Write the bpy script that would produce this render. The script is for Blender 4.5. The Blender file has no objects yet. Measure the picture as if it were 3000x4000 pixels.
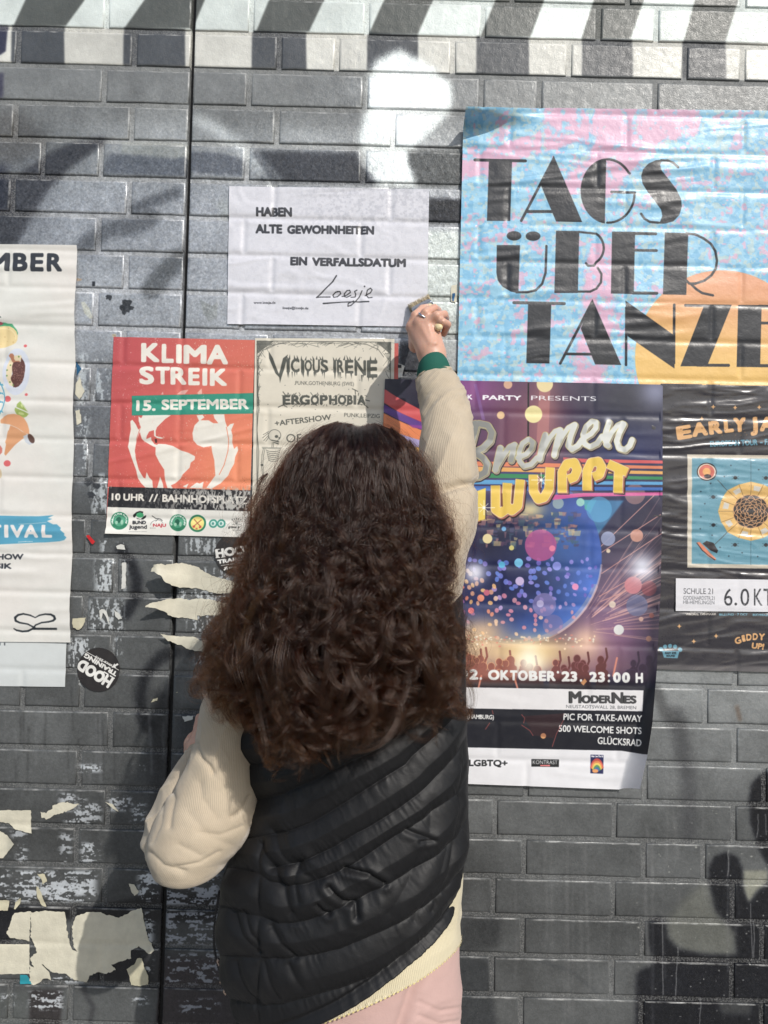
import bpy, bmesh, math, random
import numpy as np
from mathutils import Vector, Matrix
from mathutils.geometry import delaunay_2d_cdt
random.seed(7); RNG = np.random.default_rng(7)
SC = bpy.context.scene
COL = SC.collection

# ---------------------------------------------------------------- camera
CAM_ROT = (-.029, .0005, .0255); CAM_POS = (.44, -1.6263, 1.5227); FPX = 3000.0
def _rot(r):
    r = np.array(r); th = np.linalg.norm(r); k = r/th
    K = np.array([[0, -k[2], k[1]], [k[2], 0, -k[0]], [-k[1], k[0], 0]])
    return np.eye(3)+np.sin(th)*K+(1-np.cos(th))*K@K
RM = _rot(CAM_ROT)                       # rows: camera right, down, forward in (X, -Z, Y)
cam_d = bpy.data.cameras.new('camera'); cam = bpy.data.objects.new('camera', cam_d); COL.objects.link(cam)
def _w(b): return Vector((b[0], b[2], -b[1]))
cx, cy, cz = _w(RM[0]), -_w(RM[1]), -_w(RM[2])
cam.matrix_world = Matrix(((cx.x, cy.x, cz.x, CAM_POS[0]), (cx.y, cy.y, cz.y, CAM_POS[1]), (cx.z, cy.z, cz.z, CAM_POS[2]), (0, 0, 0, 1)))
cam_d.sensor_fit = 'HORIZONTAL'; cam_d.sensor_width = 36; cam_d.lens = 36*FPX/3000
cam_d.clip_start = .02; cam_d.clip_end = 500
SC.camera = cam
# ---------------------------------------------------------------- sky and sun (from the right, behind the camera)
SUN = Vector((.62, -1, .95)).normalized()
elev = math.asin(SUN.z); azim = math.atan2(SUN.x, SUN.y)
wd = bpy.data.worlds.new('World'); SC.world = wd; wd.use_nodes = True
nt = wd.node_tree; sky = nt.nodes.new('ShaderNodeTexSky'); sky.sky_type = 'NISHITA'; sky.sun_disc = False
sky.sun_elevation = elev; sky.sun_rotation = azim; sky.air_density = 1.2; sky.dust_density = 1.5
nt.links.new(sky.outputs[0], nt.nodes['Background'].inputs[0]); nt.nodes['Background'].inputs[1].default_value = .12
sl = bpy.data.lights.new('sun', 'SUN'); sl.energy = 3.45; sl.angle = math.radians(.53); sl.color = (1, .955, .89)
so = bpy.data.objects.new('sun', sl); COL.objects.link(so); so.rotation_euler = SUN.to_track_quat('Z', 'Y').to_euler(); so.location = (3, -5, 5)
vs = SC.view_settings; vs.view_transform = 'Standard'; vs.look = 'None'; vs.exposure = -0.07; vs.gamma = 1; vs.use_curve_mapping = False

# ---------------------------------------------------------------- projection helpers (pixels of the 3000 x 4000 photograph)
_C = np.array([CAM_POS[0], -CAM_POS[2], CAM_POS[1]])
def W3(u, v, Y=0.0):
    """point on the plane Y seen at pixel (u, v)"""
    u = np.asarray(u, float); v = np.asarray(v, float)
    d = np.stack([(u-1500)/FPX, (v-2000)/FPX, np.ones_like(u+v)], -1) @ RM
    t = (np.asarray(Y)-CAM_POS[1])/d[..., 2]
    return np.stack([CAM_POS[0]+t*d[..., 0], np.asarray(Y)+0*t, CAM_POS[2]-t*d[..., 1]], -1)
def PX(P):
    P = np.asarray(P, float)
    Q = np.stack([P[..., 0], -P[..., 2], P[..., 1]], -1)-_C
    Q = Q @ RM.T
    return 1500+FPX*Q[..., 0]/Q[..., 2], 2000+FPX*Q[..., 1]/Q[..., 2]

# ---------------------------------------------------------------- noise
def _h(ix, iy, s):
    n = (ix*374761393+iy*668265263+s*974711) & 0x7fffffff
    n = ((n ^ (n >> 13))*1274126177) & 0x7fffffff
    return ((n ^ (n >> 16)) & 0xffff)/65535.0
def vn(x, y, s=0):
    x = np.asarray(x, float); y = np.asarray(y, float)
    ix = np.floor(x).astype(np.int64); iy = np.floor(y).astype(np.int64); fx = x-ix; fy = y-iy
    fx = fx*fx*(3-2*fx); fy = fy*fy*(3-2*fy)
    a = _h(ix, iy, s); b = _h(ix+1, iy, s); c = _h(ix, iy+1, s); d = _h(ix+1, iy+1, s)
    return (a*(1-fx)+b*fx)*(1-fy)+(c*(1-fx)+d*fx)*fy
def fbm(x, y, s=0, o=4):
    r = 0; a = .5; t = 0
    for i in range(o):
        r = r+a*vn(x*2**i, y*2**i, s+i*17); t += a; a *= .5
    return r/t
def ss(a, b, x):
    t = np.clip((x-a)/(b-a), 0, 1); return t*t*(3-2*t)

# ---------------------------------------------------------------- objects
def tag(o, label=None, cat=None, group=None, kind=None):
    if label: o['label'] = label
    if cat: o['category'] = cat
    if group: o['group'] = group
    if kind: o['kind'] = kind
    return o
def link(name, data, parent=None):
    o = bpy.data.objects.new(name, data); COL.objects.link(o)
    if parent: o.parent = parent
    return o
def mesh_obj(name, V, F, mat, parent=None, smooth=True, uv=None):
    me = bpy.data.meshes.new(name)
    V = np.asarray(V, float)
    if isinstance(F, np.ndarray):
        n, k = F.shape
        me.vertices.add(len(V)); me.vertices.foreach_set('co', V.ravel().astype(np.float32))
        me.loops.add(n*k); me.loops.foreach_set('vertex_index', F.ravel().astype(np.int32))
        me.polygons.add(n); me.polygons.foreach_set('loop_start', np.arange(0, n*k, k, dtype=np.int32))
        me.polygons.foreach_set('loop_total', np.full(n, k, dtype=np.int32))
        me.update(calc_edges=True); me.validate()
    else:
        me.from_pydata([tuple(p) for p in V], [], F); me.update()
    if uv is not None:
        l = me.uv_layers.new(name='UVMap'); vi = np.empty(len(me.loops), np.int32); me.loops.foreach_get('vertex_index', vi)
        l.data.foreach_set('uv', np.asarray(uv, np.float32)[vi].ravel())
    if smooth: me.polygons.foreach_set('use_smooth', np.ones(len(me.polygons), bool))
    if mat: me.materials.append(mat)
    return link(name, me, parent)
def gridF(nr, nc, wrap=False):
    i = np.arange(nr-1)[:, None]; j = np.arange(nc if wrap else nc-1)[None, :]; j2 = (j+1) % nc
    return np.stack([i*nc+j+0*j2, i*nc+j2, (i+1)*nc+j2, (i+1)*nc+j+0*j2], -1).reshape(-1, 4)
def empty(name, loc=(0, 0, 0)):
    o = bpy.data.objects.new(name, None); COL.objects.link(o); o.location = loc; o.empty_display_size = .1; return o

# ---------------------------------------------------------------- materials
def lin(c):
    c = np.asarray(c, float)/255; return np.where(c <= .04045, c/12.92, ((c+.055)/1.055)**2.4)
class NT:
    def __init__(s, name):
        s.m = bpy.data.materials.new(name); s.m.use_nodes = True; s.t = s.m.node_tree; s.b = s.t.nodes['Principled BSDF']
    def n(s, typ, **k):
        x = s.t.nodes.new('ShaderNode'+typ)
        for a, v in k.items():
            if a.startswith('i_'):
                key = a[2:]; key = int(key) if key.isdigit() else key.replace('_', ' ')
                x.inputs[key].default_value = v
            else: setattr(x, a, v)
        return x
    def l(s, a, b): s.t.links.new(a, b)
    def set(s, **k):
        for a, v in k.items():
            i = s.b.inputs[a.replace('_', ' ')]
            if isinstance(v, bpy.types.NodeSocket): s.l(v, i)
            else: i.default_value = (*v, 1) if (hasattr(v, '__len__') and len(v) == 3 and i.type == 'RGBA') else v
    def bump(s, h, strength=.3, dist=.001, prev=None):
        b = s.n('Bump', i_Strength=strength, i_Distance=dist); s.l(h, b.inputs['Height'])
        if prev: s.l(prev, b.inputs['Normal'])
        s.l(b.outputs[0], s.b.inputs['Normal']); return b.outputs[0]
    def noise(s, vec, scale, detail=3, rough=.5, out=0):
        x = s.n('TexNoise', i_Scale=scale, i_Detail=detail, i_Roughness=rough)
        if vec: s.l(vec, x.inputs['Vector'])
        return x.outputs[out]
    def ramp(s, f, pts):
        r = s.n('ValToRGB'); s.l(f, r.inputs[0]); e = r.color_ramp.elements
        for i, (p, c) in enumerate(pts):
            q = e[i] if i < 2 else e.new(p)
            q.position = p; q.color = (c, c, c, 1) if not hasattr(c, '__len__') else (*c, 1)
        return r.outputs[0]
    def mix(s, f, a, b, mode='MIX'):
        m = s.n('Mix', data_type='RGBA', blend_type=mode)
        for v, i in ((f, 0), (a, 6), (b, 7)):
            if isinstance(v, bpy.types.NodeSocket): s.l(v, m.inputs[i])
            else: m.inputs[i].default_value = v if i == 0 else ((*v, 1) if len(v) == 3 else v)
        return m.outputs[2]
    def math(s, op, a, b=0.0, c=None):
        m = s.n('Math', operation=op)
        for i, v in enumerate((a, b, c)):
            if v is None: continue
            if isinstance(v, bpy.types.NodeSocket): s.l(v, m.inputs[i])
            else: m.inputs[i].default_value = v
        return m.outputs[0]
    def mapr(s, v, a, b, c, d):
        m = s.n('MapRange'); s.l(v, m.inputs[0])
        for i, x in enumerate((a, b, c, d)): m.inputs[i+1].default_value = x
        return m.outputs[0]
def simple(name, col, rough=.6, metal=0, spec=.5, bump=None):
    q = NT(name); q.set(Base_Color=tuple(lin(col)) if max(col) > 1 else tuple(col), Roughness=rough, Metallic=metal)
    q.b.inputs['Specular IOR Level'].default_value = spec
    if bump:
        tc = q.n('TexCoord'); q.bump(q.noise(tc.outputs['Object'], bump[0]), bump[1], bump[2])
    return q.m

# ---------------------------------------------------------------- painting canvases, generated here with numpy (flat print and spray paint)
_font_cache = {}
def glyphs(s, off):
    k = (s, off)
    if k not in _font_cache:
        c = bpy.data.curves.new('lettering', 'FONT'); c.body = s; c.size = 1; c.offset = off; c.resolution_u = 4
        o = bpy.data.objects.new('lettering', c); COL.objects.link(o)
        dg = bpy.context.evaluated_depsgraph_get(); me = bpy.data.meshes.new_from_object(o.evaluated_get(dg)); me.calc_loop_triangles()
        v = np.array([x.co[:2] for x in me.vertices]); t = np.array([x.vertices[:] for x in me.loop_triangles], int)
        bpy.data.objects.remove(o); bpy.data.curves.remove(c); bpy.data.meshes.remove(me)
        _font_cache[k] = v[t]
    return _font_cache[k]
def blur(a, r):
    r = int(round(r))
    if r < 1: return a
    for _ in range(3):
        for ax in (0, 1):
            p = [(0, 0), (0, 0)]; p[ax] = (r+1, r); c = np.cumsum(np.pad(a, p, mode='edge'), axis=ax)
            n = a.shape[ax]; w = 2*r+1
            a = (c[w:w+n]-c[:n])/w if ax == 0 else (c[:, w:w+n]-c[:, :n])/w
    return a
class Cv:
    def __init__(s, x0, x1, z0, z1, mm, bg):
        s.x0, s.x1, s.z0, s.z1, s.r = x0, x1, z0, z1, 1000/mm
        s.w = int((x1-x0)*s.r); s.h = int((z1-z0)*s.r)
        X = x0+(np.arange(s.w)+.5)/s.r; Z = z1-(np.arange(s.h)+.5)/s.r
        XX, ZZ = np.meshgrid(X, Z); s.XX, s.ZZ = XX, ZZ
        s.u, s.v = PX(np.stack([XX, 0*XX, ZZ], -1))
        s.a = np.empty((s.h, s.w, 3), np.float32); s.a[:] = bg; s.o = (0, 0, 1.0)
    def org(s, x, y, sc): s.o = (x, y, sc); return s
    def P(s, pts):
        p = np.asarray(pts, float)/s.o[2]+np.array(s.o[:2]); q = W3(p[..., 0], p[..., 1])
        return np.stack([(q[..., 0]-s.x0)*s.r, (s.z1-q[..., 2])*s.r], -1)
    def scale(s): return s.r/1850/s.o[2]
    def cover(s, polys, raw=False, keep=False):
        """antialiased coverage of closed polygons (list of (n,2) in canvas pixels when raw)"""
        E = []
        for p in polys:
            q = np.asarray(p, float) if raw else s.P(p)
            if not keep:
                ar = np.sum(q[:, 0]*np.roll(q[:, 1], -1)-np.roll(q[:, 0], -1)*q[:, 1])
                if ar < 0: q = q[::-1]
            E.append(np.concatenate([q, np.roll(q, -1, 0)], 1))
        E = np.concatenate(E)
        x0 = max(0, int(E[:, [0, 2]].min())-1); x1 = min(s.w, int(E[:, [0, 2]].max())+2)
        y0 = max(0, int(E[:, [1, 3]].min())-1); y1 = min(s.h, int(E[:, [1, 3]].max())+2)
        if x1 <= x0 or y1 <= y0: return None
        SS = 4; w = x1-x0; h = y1-y0
        acc = np.zeros((h, w+2))
        ya = (E[:, 1]-y0)*SS-.5; yb = (E[:, 3]-y0)*SS-.5
        lo = np.ceil(np.minimum(ya, yb)); hi = np.ceil(np.maximum(ya, yb))
        lo = np.clip(lo, 0, h*SS); hi = np.clip(hi, 0, h*SS); n = (hi-lo).astype(int)
        k = n > 0; E = E[k]; lo = lo[k]; n = n[k]; ya = ya[k]; yb = yb[k]
        idx = np.repeat(np.arange(len(E)), n); off = np.arange(n.sum())-np.repeat(np.cumsum(n)-n, n)
        yy = lo[idx]+off; t = (yy-ya[idx])/(yb[idx]-ya[idx])
        xx = np.clip(E[idx, 0]+t*(E[idx, 2]-E[idx, 0])-x0, 0, w); sg = np.sign(yb-ya)[idx]/SS
        ix = xx.astype(int); fx = xx-ix; r = (yy/SS).astype(int)
        np.add.at(acc, (r, ix), sg*(1-fx)); np.add.at(acc, (r, np.minimum(ix+1, w+1)), sg*fx)
        return (y0, y1, x0, x1, np.clip(np.abs(np.cumsum(acc, 1)[:, :w]), 0, 1))
    def put(s, cov, col, al=1.0):
        if cov is None: return
        y0, y1, x0, x1, m = cov; m = (m*al)[..., None]
        s.a[y0:y1, x0:x1] = s.a[y0:y1, x0:x1]*(1-m)+np.asarray(col, np.float32)*m
    def poly(s, pts, col, al=1.0): s.put(s.cover([pts]), col, al)
    def polys(s, L, col, al=1.0): s.put(s.cover(L), col, al)
    def _stk(s, pts, w, cap=True):
        q = s.P(pts); k = s.scale(); n = len(q); ww = np.broadcast_to(np.asarray(w, float), (n,))*k/2
        out = []
        for i in range(n-1):
            d = q[i+1]-q[i]; L = np.hypot(*d)
            if L < 1e-6: continue
            nn = np.array([-d[1], d[0]])/L
            out.append(np.array([q[i]+nn*ww[i], q[i+1]+nn*ww[i+1], q[i+1]-nn*ww[i+1], q[i]-nn*ww[i]]))
        a = np.linspace(0, 2*np.pi, 13)[:-1]; ci = np.stack([np.cos(a), np.sin(a)], 1)
        for i in range(n):
            if cap or 0 < i < n-1: out.append(q[i]+ci*ww[i])
        return out
    def line(s, pts, w, col, al=1.0, cap=True): s.put(s.cover(s._stk(pts, w, cap), raw=True), col, al)
    def lines(s, L, w, col, al=1.0, cap=True):
        o = []
        for p in L: o += s._stk(p, w, cap)
        s.put(s.cover(o, raw=True), col, al)
    def ell(s, x, y, rx, ry, col, al=1.0, rot=0, n=36):
        a = np.linspace(0, 2*np.pi, n+1)[:-1]; c, d = math.cos(rot), math.sin(rot)
        px, py = rx*np.cos(a), ry*np.sin(a); s.poly(np.stack([x+px*c-py*d, y+px*d+py*c], 1), col, al)
    def arc(s, x, y, rx, ry, a0, a1, w, col, al=1.0, n=24, cap=True):
        a = np.radians(np.linspace(a0, a1, n)); s.line(np.stack([x+rx*np.cos(a), y+ry*np.sin(a)], 1), w, col, al, cap)
    def text(s, t, x, y, h, x2, col, y2=None, off=0.0, al=1.0, arcf=None):
        """t from baseline point (x, y) to (x2, y2), capitals h high"""
        g = glyphs(t, 0.0).copy()
        if y2 is None: y2 = y
        if off > .003:
            d = off*.9; g = np.concatenate([g+np.array([i, j])*d for i, j in ((0, 0), (1, 0), (-1, 0), (0, 1), (0, -1), (.8, .8), (-.8, .8), (.8, -.8), (-.8, -.8))])
            g[..., 1] = (g[..., 1]+d)*.729/(.729+2*d)
        a, b = g[..., 0].min(), g[..., 0].max(); g[..., 0] = (g[..., 0]-a)/(b-a)
        g[..., 1] = g[..., 1]/.729*h
        if arcf: px, py = arcf(g[..., 0], g[..., 1])
        else:
            L = math.hypot(x2-x, y2-y); dx, dy = (x2-x)/L, (y2-y)/L
            px = x+g[..., 0]*L*dx+g[..., 1]*dy; py = y+g[..., 0]*L*dy-g[..., 1]*dx
        q = s.P(np.stack([px, py], -1)); s.put(s.cover(list(q), raw=True), col, al)
    def glow(s, x, y, r, col, al=1.0, ry=None, p=2.0):
        x = x/s.o[2]+s.o[0]; y = y/s.o[2]+s.o[1]; r = r/s.o[2]; ry = (ry/s.o[2]) if ry else r
        d = np.sqrt(((s.u-x)/r)**2+((s.v-y)/ry)**2); m = (np.exp(-d**p)*al)[..., None].astype(np.float32)
        s.a = s.a*(1-m)+np.asarray(col, np.float32)*m
    def soft(s, pts, r, col, al=1.0, speck=0.0, seed=1, stroke=None):
        L = s._stk(pts, stroke) if stroke is not None else [s.P(pts)]
        q = np.concatenate(L); pad = r*4*s.scale()*s.o[2]+3
        box = [q[:, 0].min()-pad, q[:, 0].max()+pad, q[:, 1].min()-pad, q[:, 1].max()+pad]
        x0, x1 = max(0, int(box[0])), min(s.w, int(box[1])); y0, y1 = max(0, int(box[2])), min(s.h, int(box[3]))
        if x1 <= x0 or y1 <= y0: return None
        m = np.zeros((s.h, s.w)); c = s.cover(L, raw=True)
        m[c[0]:c[1], c[2]:c[3]] = c[4]
        m = blur(m[y0:y1, x0:x1], r*s.scale()*s.o[2]*.6)
        if speck:
            n = RNG.random(m.shape); n = .5*n+.5*blur(RNG.random(m.shape), 1)
            m = np.clip(m+(n-.5)*speck*4*m*(1-m)*1.6, 0, 1)
        s.put((y0, y1, x0, x1, m), col, al); return (y0, y1, x0, x1, m)
    def image(s, name, extra=None):
        a = np.ones((s.h, s.w, 4), np.float32); a[..., :3] = np.clip(s.a/255, 0, 1)
        if extra is not None: a[..., 3] = np.clip(extra, 0, 1)
        im = bpy.data.images.new(name, s.w, s.h, alpha=extra is not None); im.alpha_mode = 'CHANNEL_PACKED'
        im.pixels.foreach_set(a[::-1].ravel()); im.update(); im.pack(); return im

# ---------------------------------------------------------------- the brick bond (units of one header, 0.125 m; X = 0 at the movement joint)
HX, HZ, Z0 = .125, .0809, 2.6
BOND = {0: [-1.5, 0, 1, 3, 5, 7, 8, 10], 1: [-3, -1, 0, 1.5, 2.5, 4.5, 6.5, 8.5, 9.5], 2: [-3.5, -1.5, 0, 1, 3, 5, 6, 8, 10],
        3: [-3, -1, 0, 1.5, 3.5, 5.5, 7.5, 9.5], 4: [-2.5, -1.5, 0, 1, 3, 5, 7, 9], 22: [-3.5, -1.5, 0, 1, 2, 4, 6, 8, 9, 11],
        18: [-2.5, -1.5, 0, 1, 3, 5, 7, 9], 20: [-3.5, -1.5, 0, 2, 4, 6, 8, 10], 24: [-3.5, -1.5, 0, 2, 4, 6, 8, 10], 26: [-2.5, -1.5, 0, 2, 4, 6, 8, 10]}
def bond(k):
    b = list(BOND.get(k) or ([-3.5, -1.5, 0, 1, 3, 5, 7, 9] if k % 2 == 0 else [-3, -1, 0, 1.5, 3.5, 5.5, 7.5, 9.5]))
    while b[0] > -12: b.insert(0, b[0]-2)
    while b[-1] < 20: b.append(b[-1]+2)
    return b
def joint_depth(X, Z):
    """0 on brick faces, towards 1 in the joints"""
    k = np.floor((Z0-Z)/HZ)+1; zl = Z0-k*HZ
    out = np.exp(-(((Z-zl+.0045))/.006)**2)+np.exp(-(((Z-zl-HZ+.0045))/.006)**2)
    for kk in np.unique(k):
        m = k == kk
        for b in bond(int(kk)): out[m] = np.maximum(out[m], np.exp(-((X[m]-b*HX)/.006)**2))
    return out
# ---------------------------------------------------------------- spray paint on the wall
mur = Cv(-.62, 1.5, .1, 2.8, 1.05, (104, 106, 106))
def paint_mural(c):
    u, v = c.u, c.v; t = v-.021*(u-740)
    # background tone: lighter top, darker towards the foot, lighter again right of the posters
    g = np.interp(t, [0, 250, 700, 1150, 1500, 2000, 2400, 2700, 3000, 3500, 4000], [116, 114, 120, 140, 128, 96, 90, 84, 76, 66, 78])
    gr = np.interp(t, [2400, 2700, 2900, 3100, 3300, 3600, 4000], [140, 132, 112, 98, 86, 80, 88])
    m = ss(1500, 2300, u)*ss(2300, 2500, v); g = g*(1-m)+gr*m
    g = g+14*(fbm(u/260, v/200, 3, 3)-.5)*2+10*(fbm(u/60, v/90, 9, 3)-.5)*2
    c.a[:] = np.stack([g, g*1.008, g*1.0], -1)
    sv = ss(430, 560, t+60*(fbm(u/200, v/200, 44, 2)-.5))*(1-ss(1250, 1500, v))*ss(120, 330, u+.5*(v-800))*(1-ss(1950, 2100, u)); c.a += (sv*30)[..., None]
    c.a[..., 2] += 4*ss(500, 900, v)*(1-ss(1500, 2200, v))
    # striped band along the top
    A = (74, 76, 79); B = (84, 86, 82); Wt = (208, 213, 207); Wl = (198, 195, 186)
    c.org(0, 0, 1)
    row0 = [(-420, -300), (-140, -20), (99, 330, 57, 265), (565, 800, 490, 762), (1051, 1265, 1005, 1215), (1500, 1690, 1445, 1640), (1935, 2125, 1880, 2080), (2320, 2515, 2275, 2470), (2715, 2885, 2675, 2840), (3120, 3290, 3080, 3240)]
    row1 = [(45, 250), (483, 722), (985, 1195), (1435, 1632), (1862, 2065), (2275, 2470), (2668, 2835), (3070, 3230)]
    L = lambda x, k: 111+147*k+.0235*(x-740)
    band = [(-700, -900), (3700, -900), (3700, L(3700, 1)+1), (-700, L(-700, 1)+1)]
    c.poly(band, Wt); 
    c.poly([(-700, L(-700, 0)+4), (3700, L(3700, 0)+4), (3700, L(3700, 1)+1), (-700, L(-700, 1)+1)], Wl)
    for r in row0:
        if len(r) == 2: r = (r[0], r[1], r[0]-45, r[1]-45)
        a, b, a2, b2 = r; y = L(a, 0)+4; sl = (a-a2)/100
        c.soft([(a+sl*150, -150), (b+sl*150, -150), (b, 0), (b2-8, y), (a2-4, y), (a, 0)], 4, B, 1)
    for a, b in row1: c.soft([(a, L(a, 0)+3), (b, L(b, 0)+3), (b+2, L(b, 1)+2), (a-2, L(a, 1)+2)], 4, A, 1)
    c.soft([(-300, L(-300, 0)), (30, L(30, 0)+6), (22, 200), (0, 215), (-300, 215)], 4, (50, 50, 66), 1)
    c.soft([(-300, 280), (15, 285), (12, 380), (-300, 380)], 7, (62, 60, 76), .9)
    c.soft([(-300, 480), (0, 490), (-2, 590), (-300, 600)], 7, (50, 50, 58), .9)
    # pale soft S in the middle
    S = [(1470, 235), (1560, 190), (1690, 265), (1765, 330), (1762, 430), (1700, 500), (1625, 565), (1597, 630), (1635, 730), (1478, 725), (1430, 650), (1400, 540), (1440, 400), (1432, 300)]
    c.soft(S, 20, (226, 229, 225), 1, .8, 2)
    c.soft([(1540, 230), (1620, 240), (1745, 340), (1740, 420), (1560, 560), (1500, 520), (1460, 420), (1480, 320)], 30, (234, 236, 234), .8, .5, 3)
    # dark band under the grey courses
    c.soft([(1010, 590), (1395, 596), (1402, 640), (1475, 718), (1010, 705), (1040, 660)], 12, (52, 54, 60), .95, .6, 4)
    c.soft([(1590, 585), (1810, 590), (1830, 725), (1630, 722), (1598, 640)], 12, (66, 68, 68), .95, .6, 5)
    c.soft([(1670, 775), (1840, 780), (1840, 868), (1670, 868)], 10, (26, 28, 34), 1, .6, 6)
    c.soft([(1640, 900), (1860, 900), (1850, 1310), (1640, 1310)], 14, (186, 190, 184), .95, .5, 7)
    c.soft([(1640, 1190), (1800, 1240), (1790, 1480), (1700, 1420)], 25, (150, 152, 146), .6, .6, 7)
    c.soft([(1560, 1345), (1640, 1335), (1650, 1400), (1625, 1490), (1555, 1495)], 12, (44, 46, 52), .95, .6, 8)
    # big dark arc on the left
    c.soft([(-500, 610), (60, 690), (180, 605), (300, 548), (420, 535), (385, 580), (270, 655), (185, 745), (120, 850), (62, 958), (-500, 990)], 12, (54, 55, 60), .95, .5, 9)
    c.soft([(-300, 420), (80, 430), (200, 560), (60, 640), (-300, 640)], 40, (88, 86, 84), .8)
    c.soft([(-300, 640), (30, 640), (20, 820), (-300, 900)], 20, (38, 40, 50), .8)
    c.soft([(475, 552), (738, 556), (738, 608), (690, 622), (620, 618), (560, 606), (475, 604)], 2.5, (156, 157, 152), .9)
    c.soft([(425, 600), (735, 622), (735, 690), (400, 680)], 10, (86, 90, 98), .7, .4, 10)
    c.soft([(742, 590), (860, 600), (955, 622), (950, 690), (742, 672)], 5, (92, 95, 102), .75, .3, 10)
    c.soft([(770, 470), (850, 510), (950, 585), (1020, 650), (1075, 715)], 24, (198, 200, 198), .85, .8, 11, stroke=46)
    c.soft([(1000, 600), (1075, 712)], 8, (74, 76, 82), .5, .5, 12, stroke=30)
    c.soft([(525, 815), (600, 785), (690, 755)], 14, (88, 90, 94), .8, .5, 13, stroke=45)
    c.soft([(330, 955), (420, 900), (540, 880), (590, 850)], 18, (78, 80, 84), .7, .5, 14, stroke=70)
    c.soft([(590, 1130), (640, 1070), (700, 1010)], 16, (84, 86, 88), .8, .3, 15, stroke=80)
    c.soft([(840, 790), (960, 760), (1090, 800), (1080, 860), (880, 860)], 22, (170, 172, 166), .6, .5, 16)
    # black spray strokes
    c.soft([(470, 2145), (512, 2199), (535, 2262), (530, 2331), (492, 2400)], 13, (24, 25, 30), .95, .3, 17, stroke=44)
    c.soft([(690, 2540), (640, 2558), (600, 2592), (560, 2651), (548, 2723), (556, 2800), (585, 2842)], 15, (22, 23, 27), .95, .3, 18, stroke=42)
    c.soft([(540, 2800), (590, 2790), (612, 2835), (595, 2870), (555, 2850)], 18, (24, 25, 29), .85, .3, 19)
    c.soft([(640, 2560), (760, 2540), (850, 2600)], 18, (34, 35, 38), .8, .2, 19, stroke=40)
    c.soft([(690, 2790), (900, 2700), (900, 3400), (700, 3300)], 30, (44, 46, 50), .8)
    c.soft([(-300, 3530), (370, 3540), (640, 3480), (900, 3500), (900, 3600), (640, 3600), (-300, 3580)], 16, (18, 18, 21), .95, .3, 20)
    c.soft([(-300, 3560), (60, 3560), (40, 3690), (-300, 3690)], 10, (20, 20, 24), .9)
    c.soft([(350, 3700), (560, 3690), (600, 3850), (330, 3830)], 14, (24, 24, 28), .9, .3, 21)
    c.soft([(600, 2700), (660, 2700), (640, 4100), (560, 4100)], 26, (24, 24, 27), .6)
    c.soft([(120, 3865), (245, 3865), (230, 4100), (110, 4100)], 5, (44, 40, 40), .9)
    c.soft([(-300, 3870), (110, 3870), (100, 4100), (-300, 4100)], 8, (84, 86, 84), .8)
    c.soft([(250, 3865), (620, 3865), (600, 4100), (240, 4100)], 8, (88, 89, 88), .8)
    c.soft([(320, 3860), (365, 3930), (350, 4000)], 6, (50, 50, 52), .7, 0, 1, stroke=20)
    c.soft([(640, 3740), (1000, 3740), (1000, 4100), (600, 4100)], 14, (52, 46, 48), .85)
    # black figure at the lower right
    K = (17, 18, 23)
    c.soft([(2925, 3120), (2935, 3060), (2975, 3020), (3040, 3005), (3500, 3000), (3500, 3420), (3010, 3400), (2960, 3310), (2930, 3210)], 9, K, 1, .3, 22)
    c.soft([(2770, 3460), (2768, 3390), (2790, 3345), (2835, 3328), (2880, 3345), (2902, 3400), (2906, 3480), (2925, 3530), (2965, 3480), (3010, 3445), (3500, 3380), (3500, 3760), (2880, 3760), (2868, 3640), (2792, 3560)], 9, K, 1, .3, 23)
    c.soft([(2668, 3520), (2760, 3440), (2790, 3560), (2865, 3640), (2870, 3735), (2700, 3728), (2618, 3690), (2600, 3600)], 20, (112, 112, 104), .75, .3, 24)
    c.soft([(2905, 3400), (2998, 3400), (2998, 3450), (2960, 3470), (2925, 3520), (2908, 3470)], 8, (150, 148, 132), .8, .3, 25)
    c.soft([(2478, 4200), (2485, 3800), (2560, 3760), (2530, 3690), (2534, 3600), (2560, 3582), (2600, 3592), (2606, 3660), (2650, 3705), (2760, 3728), (3500, 3738), (3500, 4200)], 12, K, 1, .3, 26)
    c.soft([(2800, 3905), (2930, 3905), (2935, 3960), (2820, 3960)], 12, (96, 96, 92), .5, .5, 27)
    c.soft([(2640, 2790), (2660, 2900), (2690, 3050), (2690, 3260)], 22, (62, 62, 64), .7, .2, 28, stroke=60)
    c.soft([(2558, 2690), (2600, 2790), (2660, 2830)], 16, (74, 74, 74), .8, .3, 28, stroke=40)
    c.soft([(2100, 3750), (2230, 3790), (2340, 3885)], 5, (60, 62, 64), .6, .2, 28, stroke=9)
    c.soft([(1790, 3580), (1960, 3580), (1950, 3700), (1780, 3740)], 20, (34, 35, 36), .7)
    c.soft([(1780, 3740), (1910, 3740), (1950, 4100), (1780, 4100)], 14, (44, 46, 48), .8)
    # drips
    for x in np.r_[RNG.uniform(1900, 2900, 20), [2212, 2218, 2380, 2590, 2610, 2632]]:
        y0 = RNG.uniform(3000, 3500); y = np.linspace(y0, y0+RNG.uniform(150, 700), 9)
        c.soft(np.stack([x+4*np.cumsum(RNG.normal(0, .5, 9)), y], 1), 2.5, (118, 117, 116), RNG.uniform(.12, .4), .3, 1, stroke=RNG.uniform(5, 13))
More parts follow.
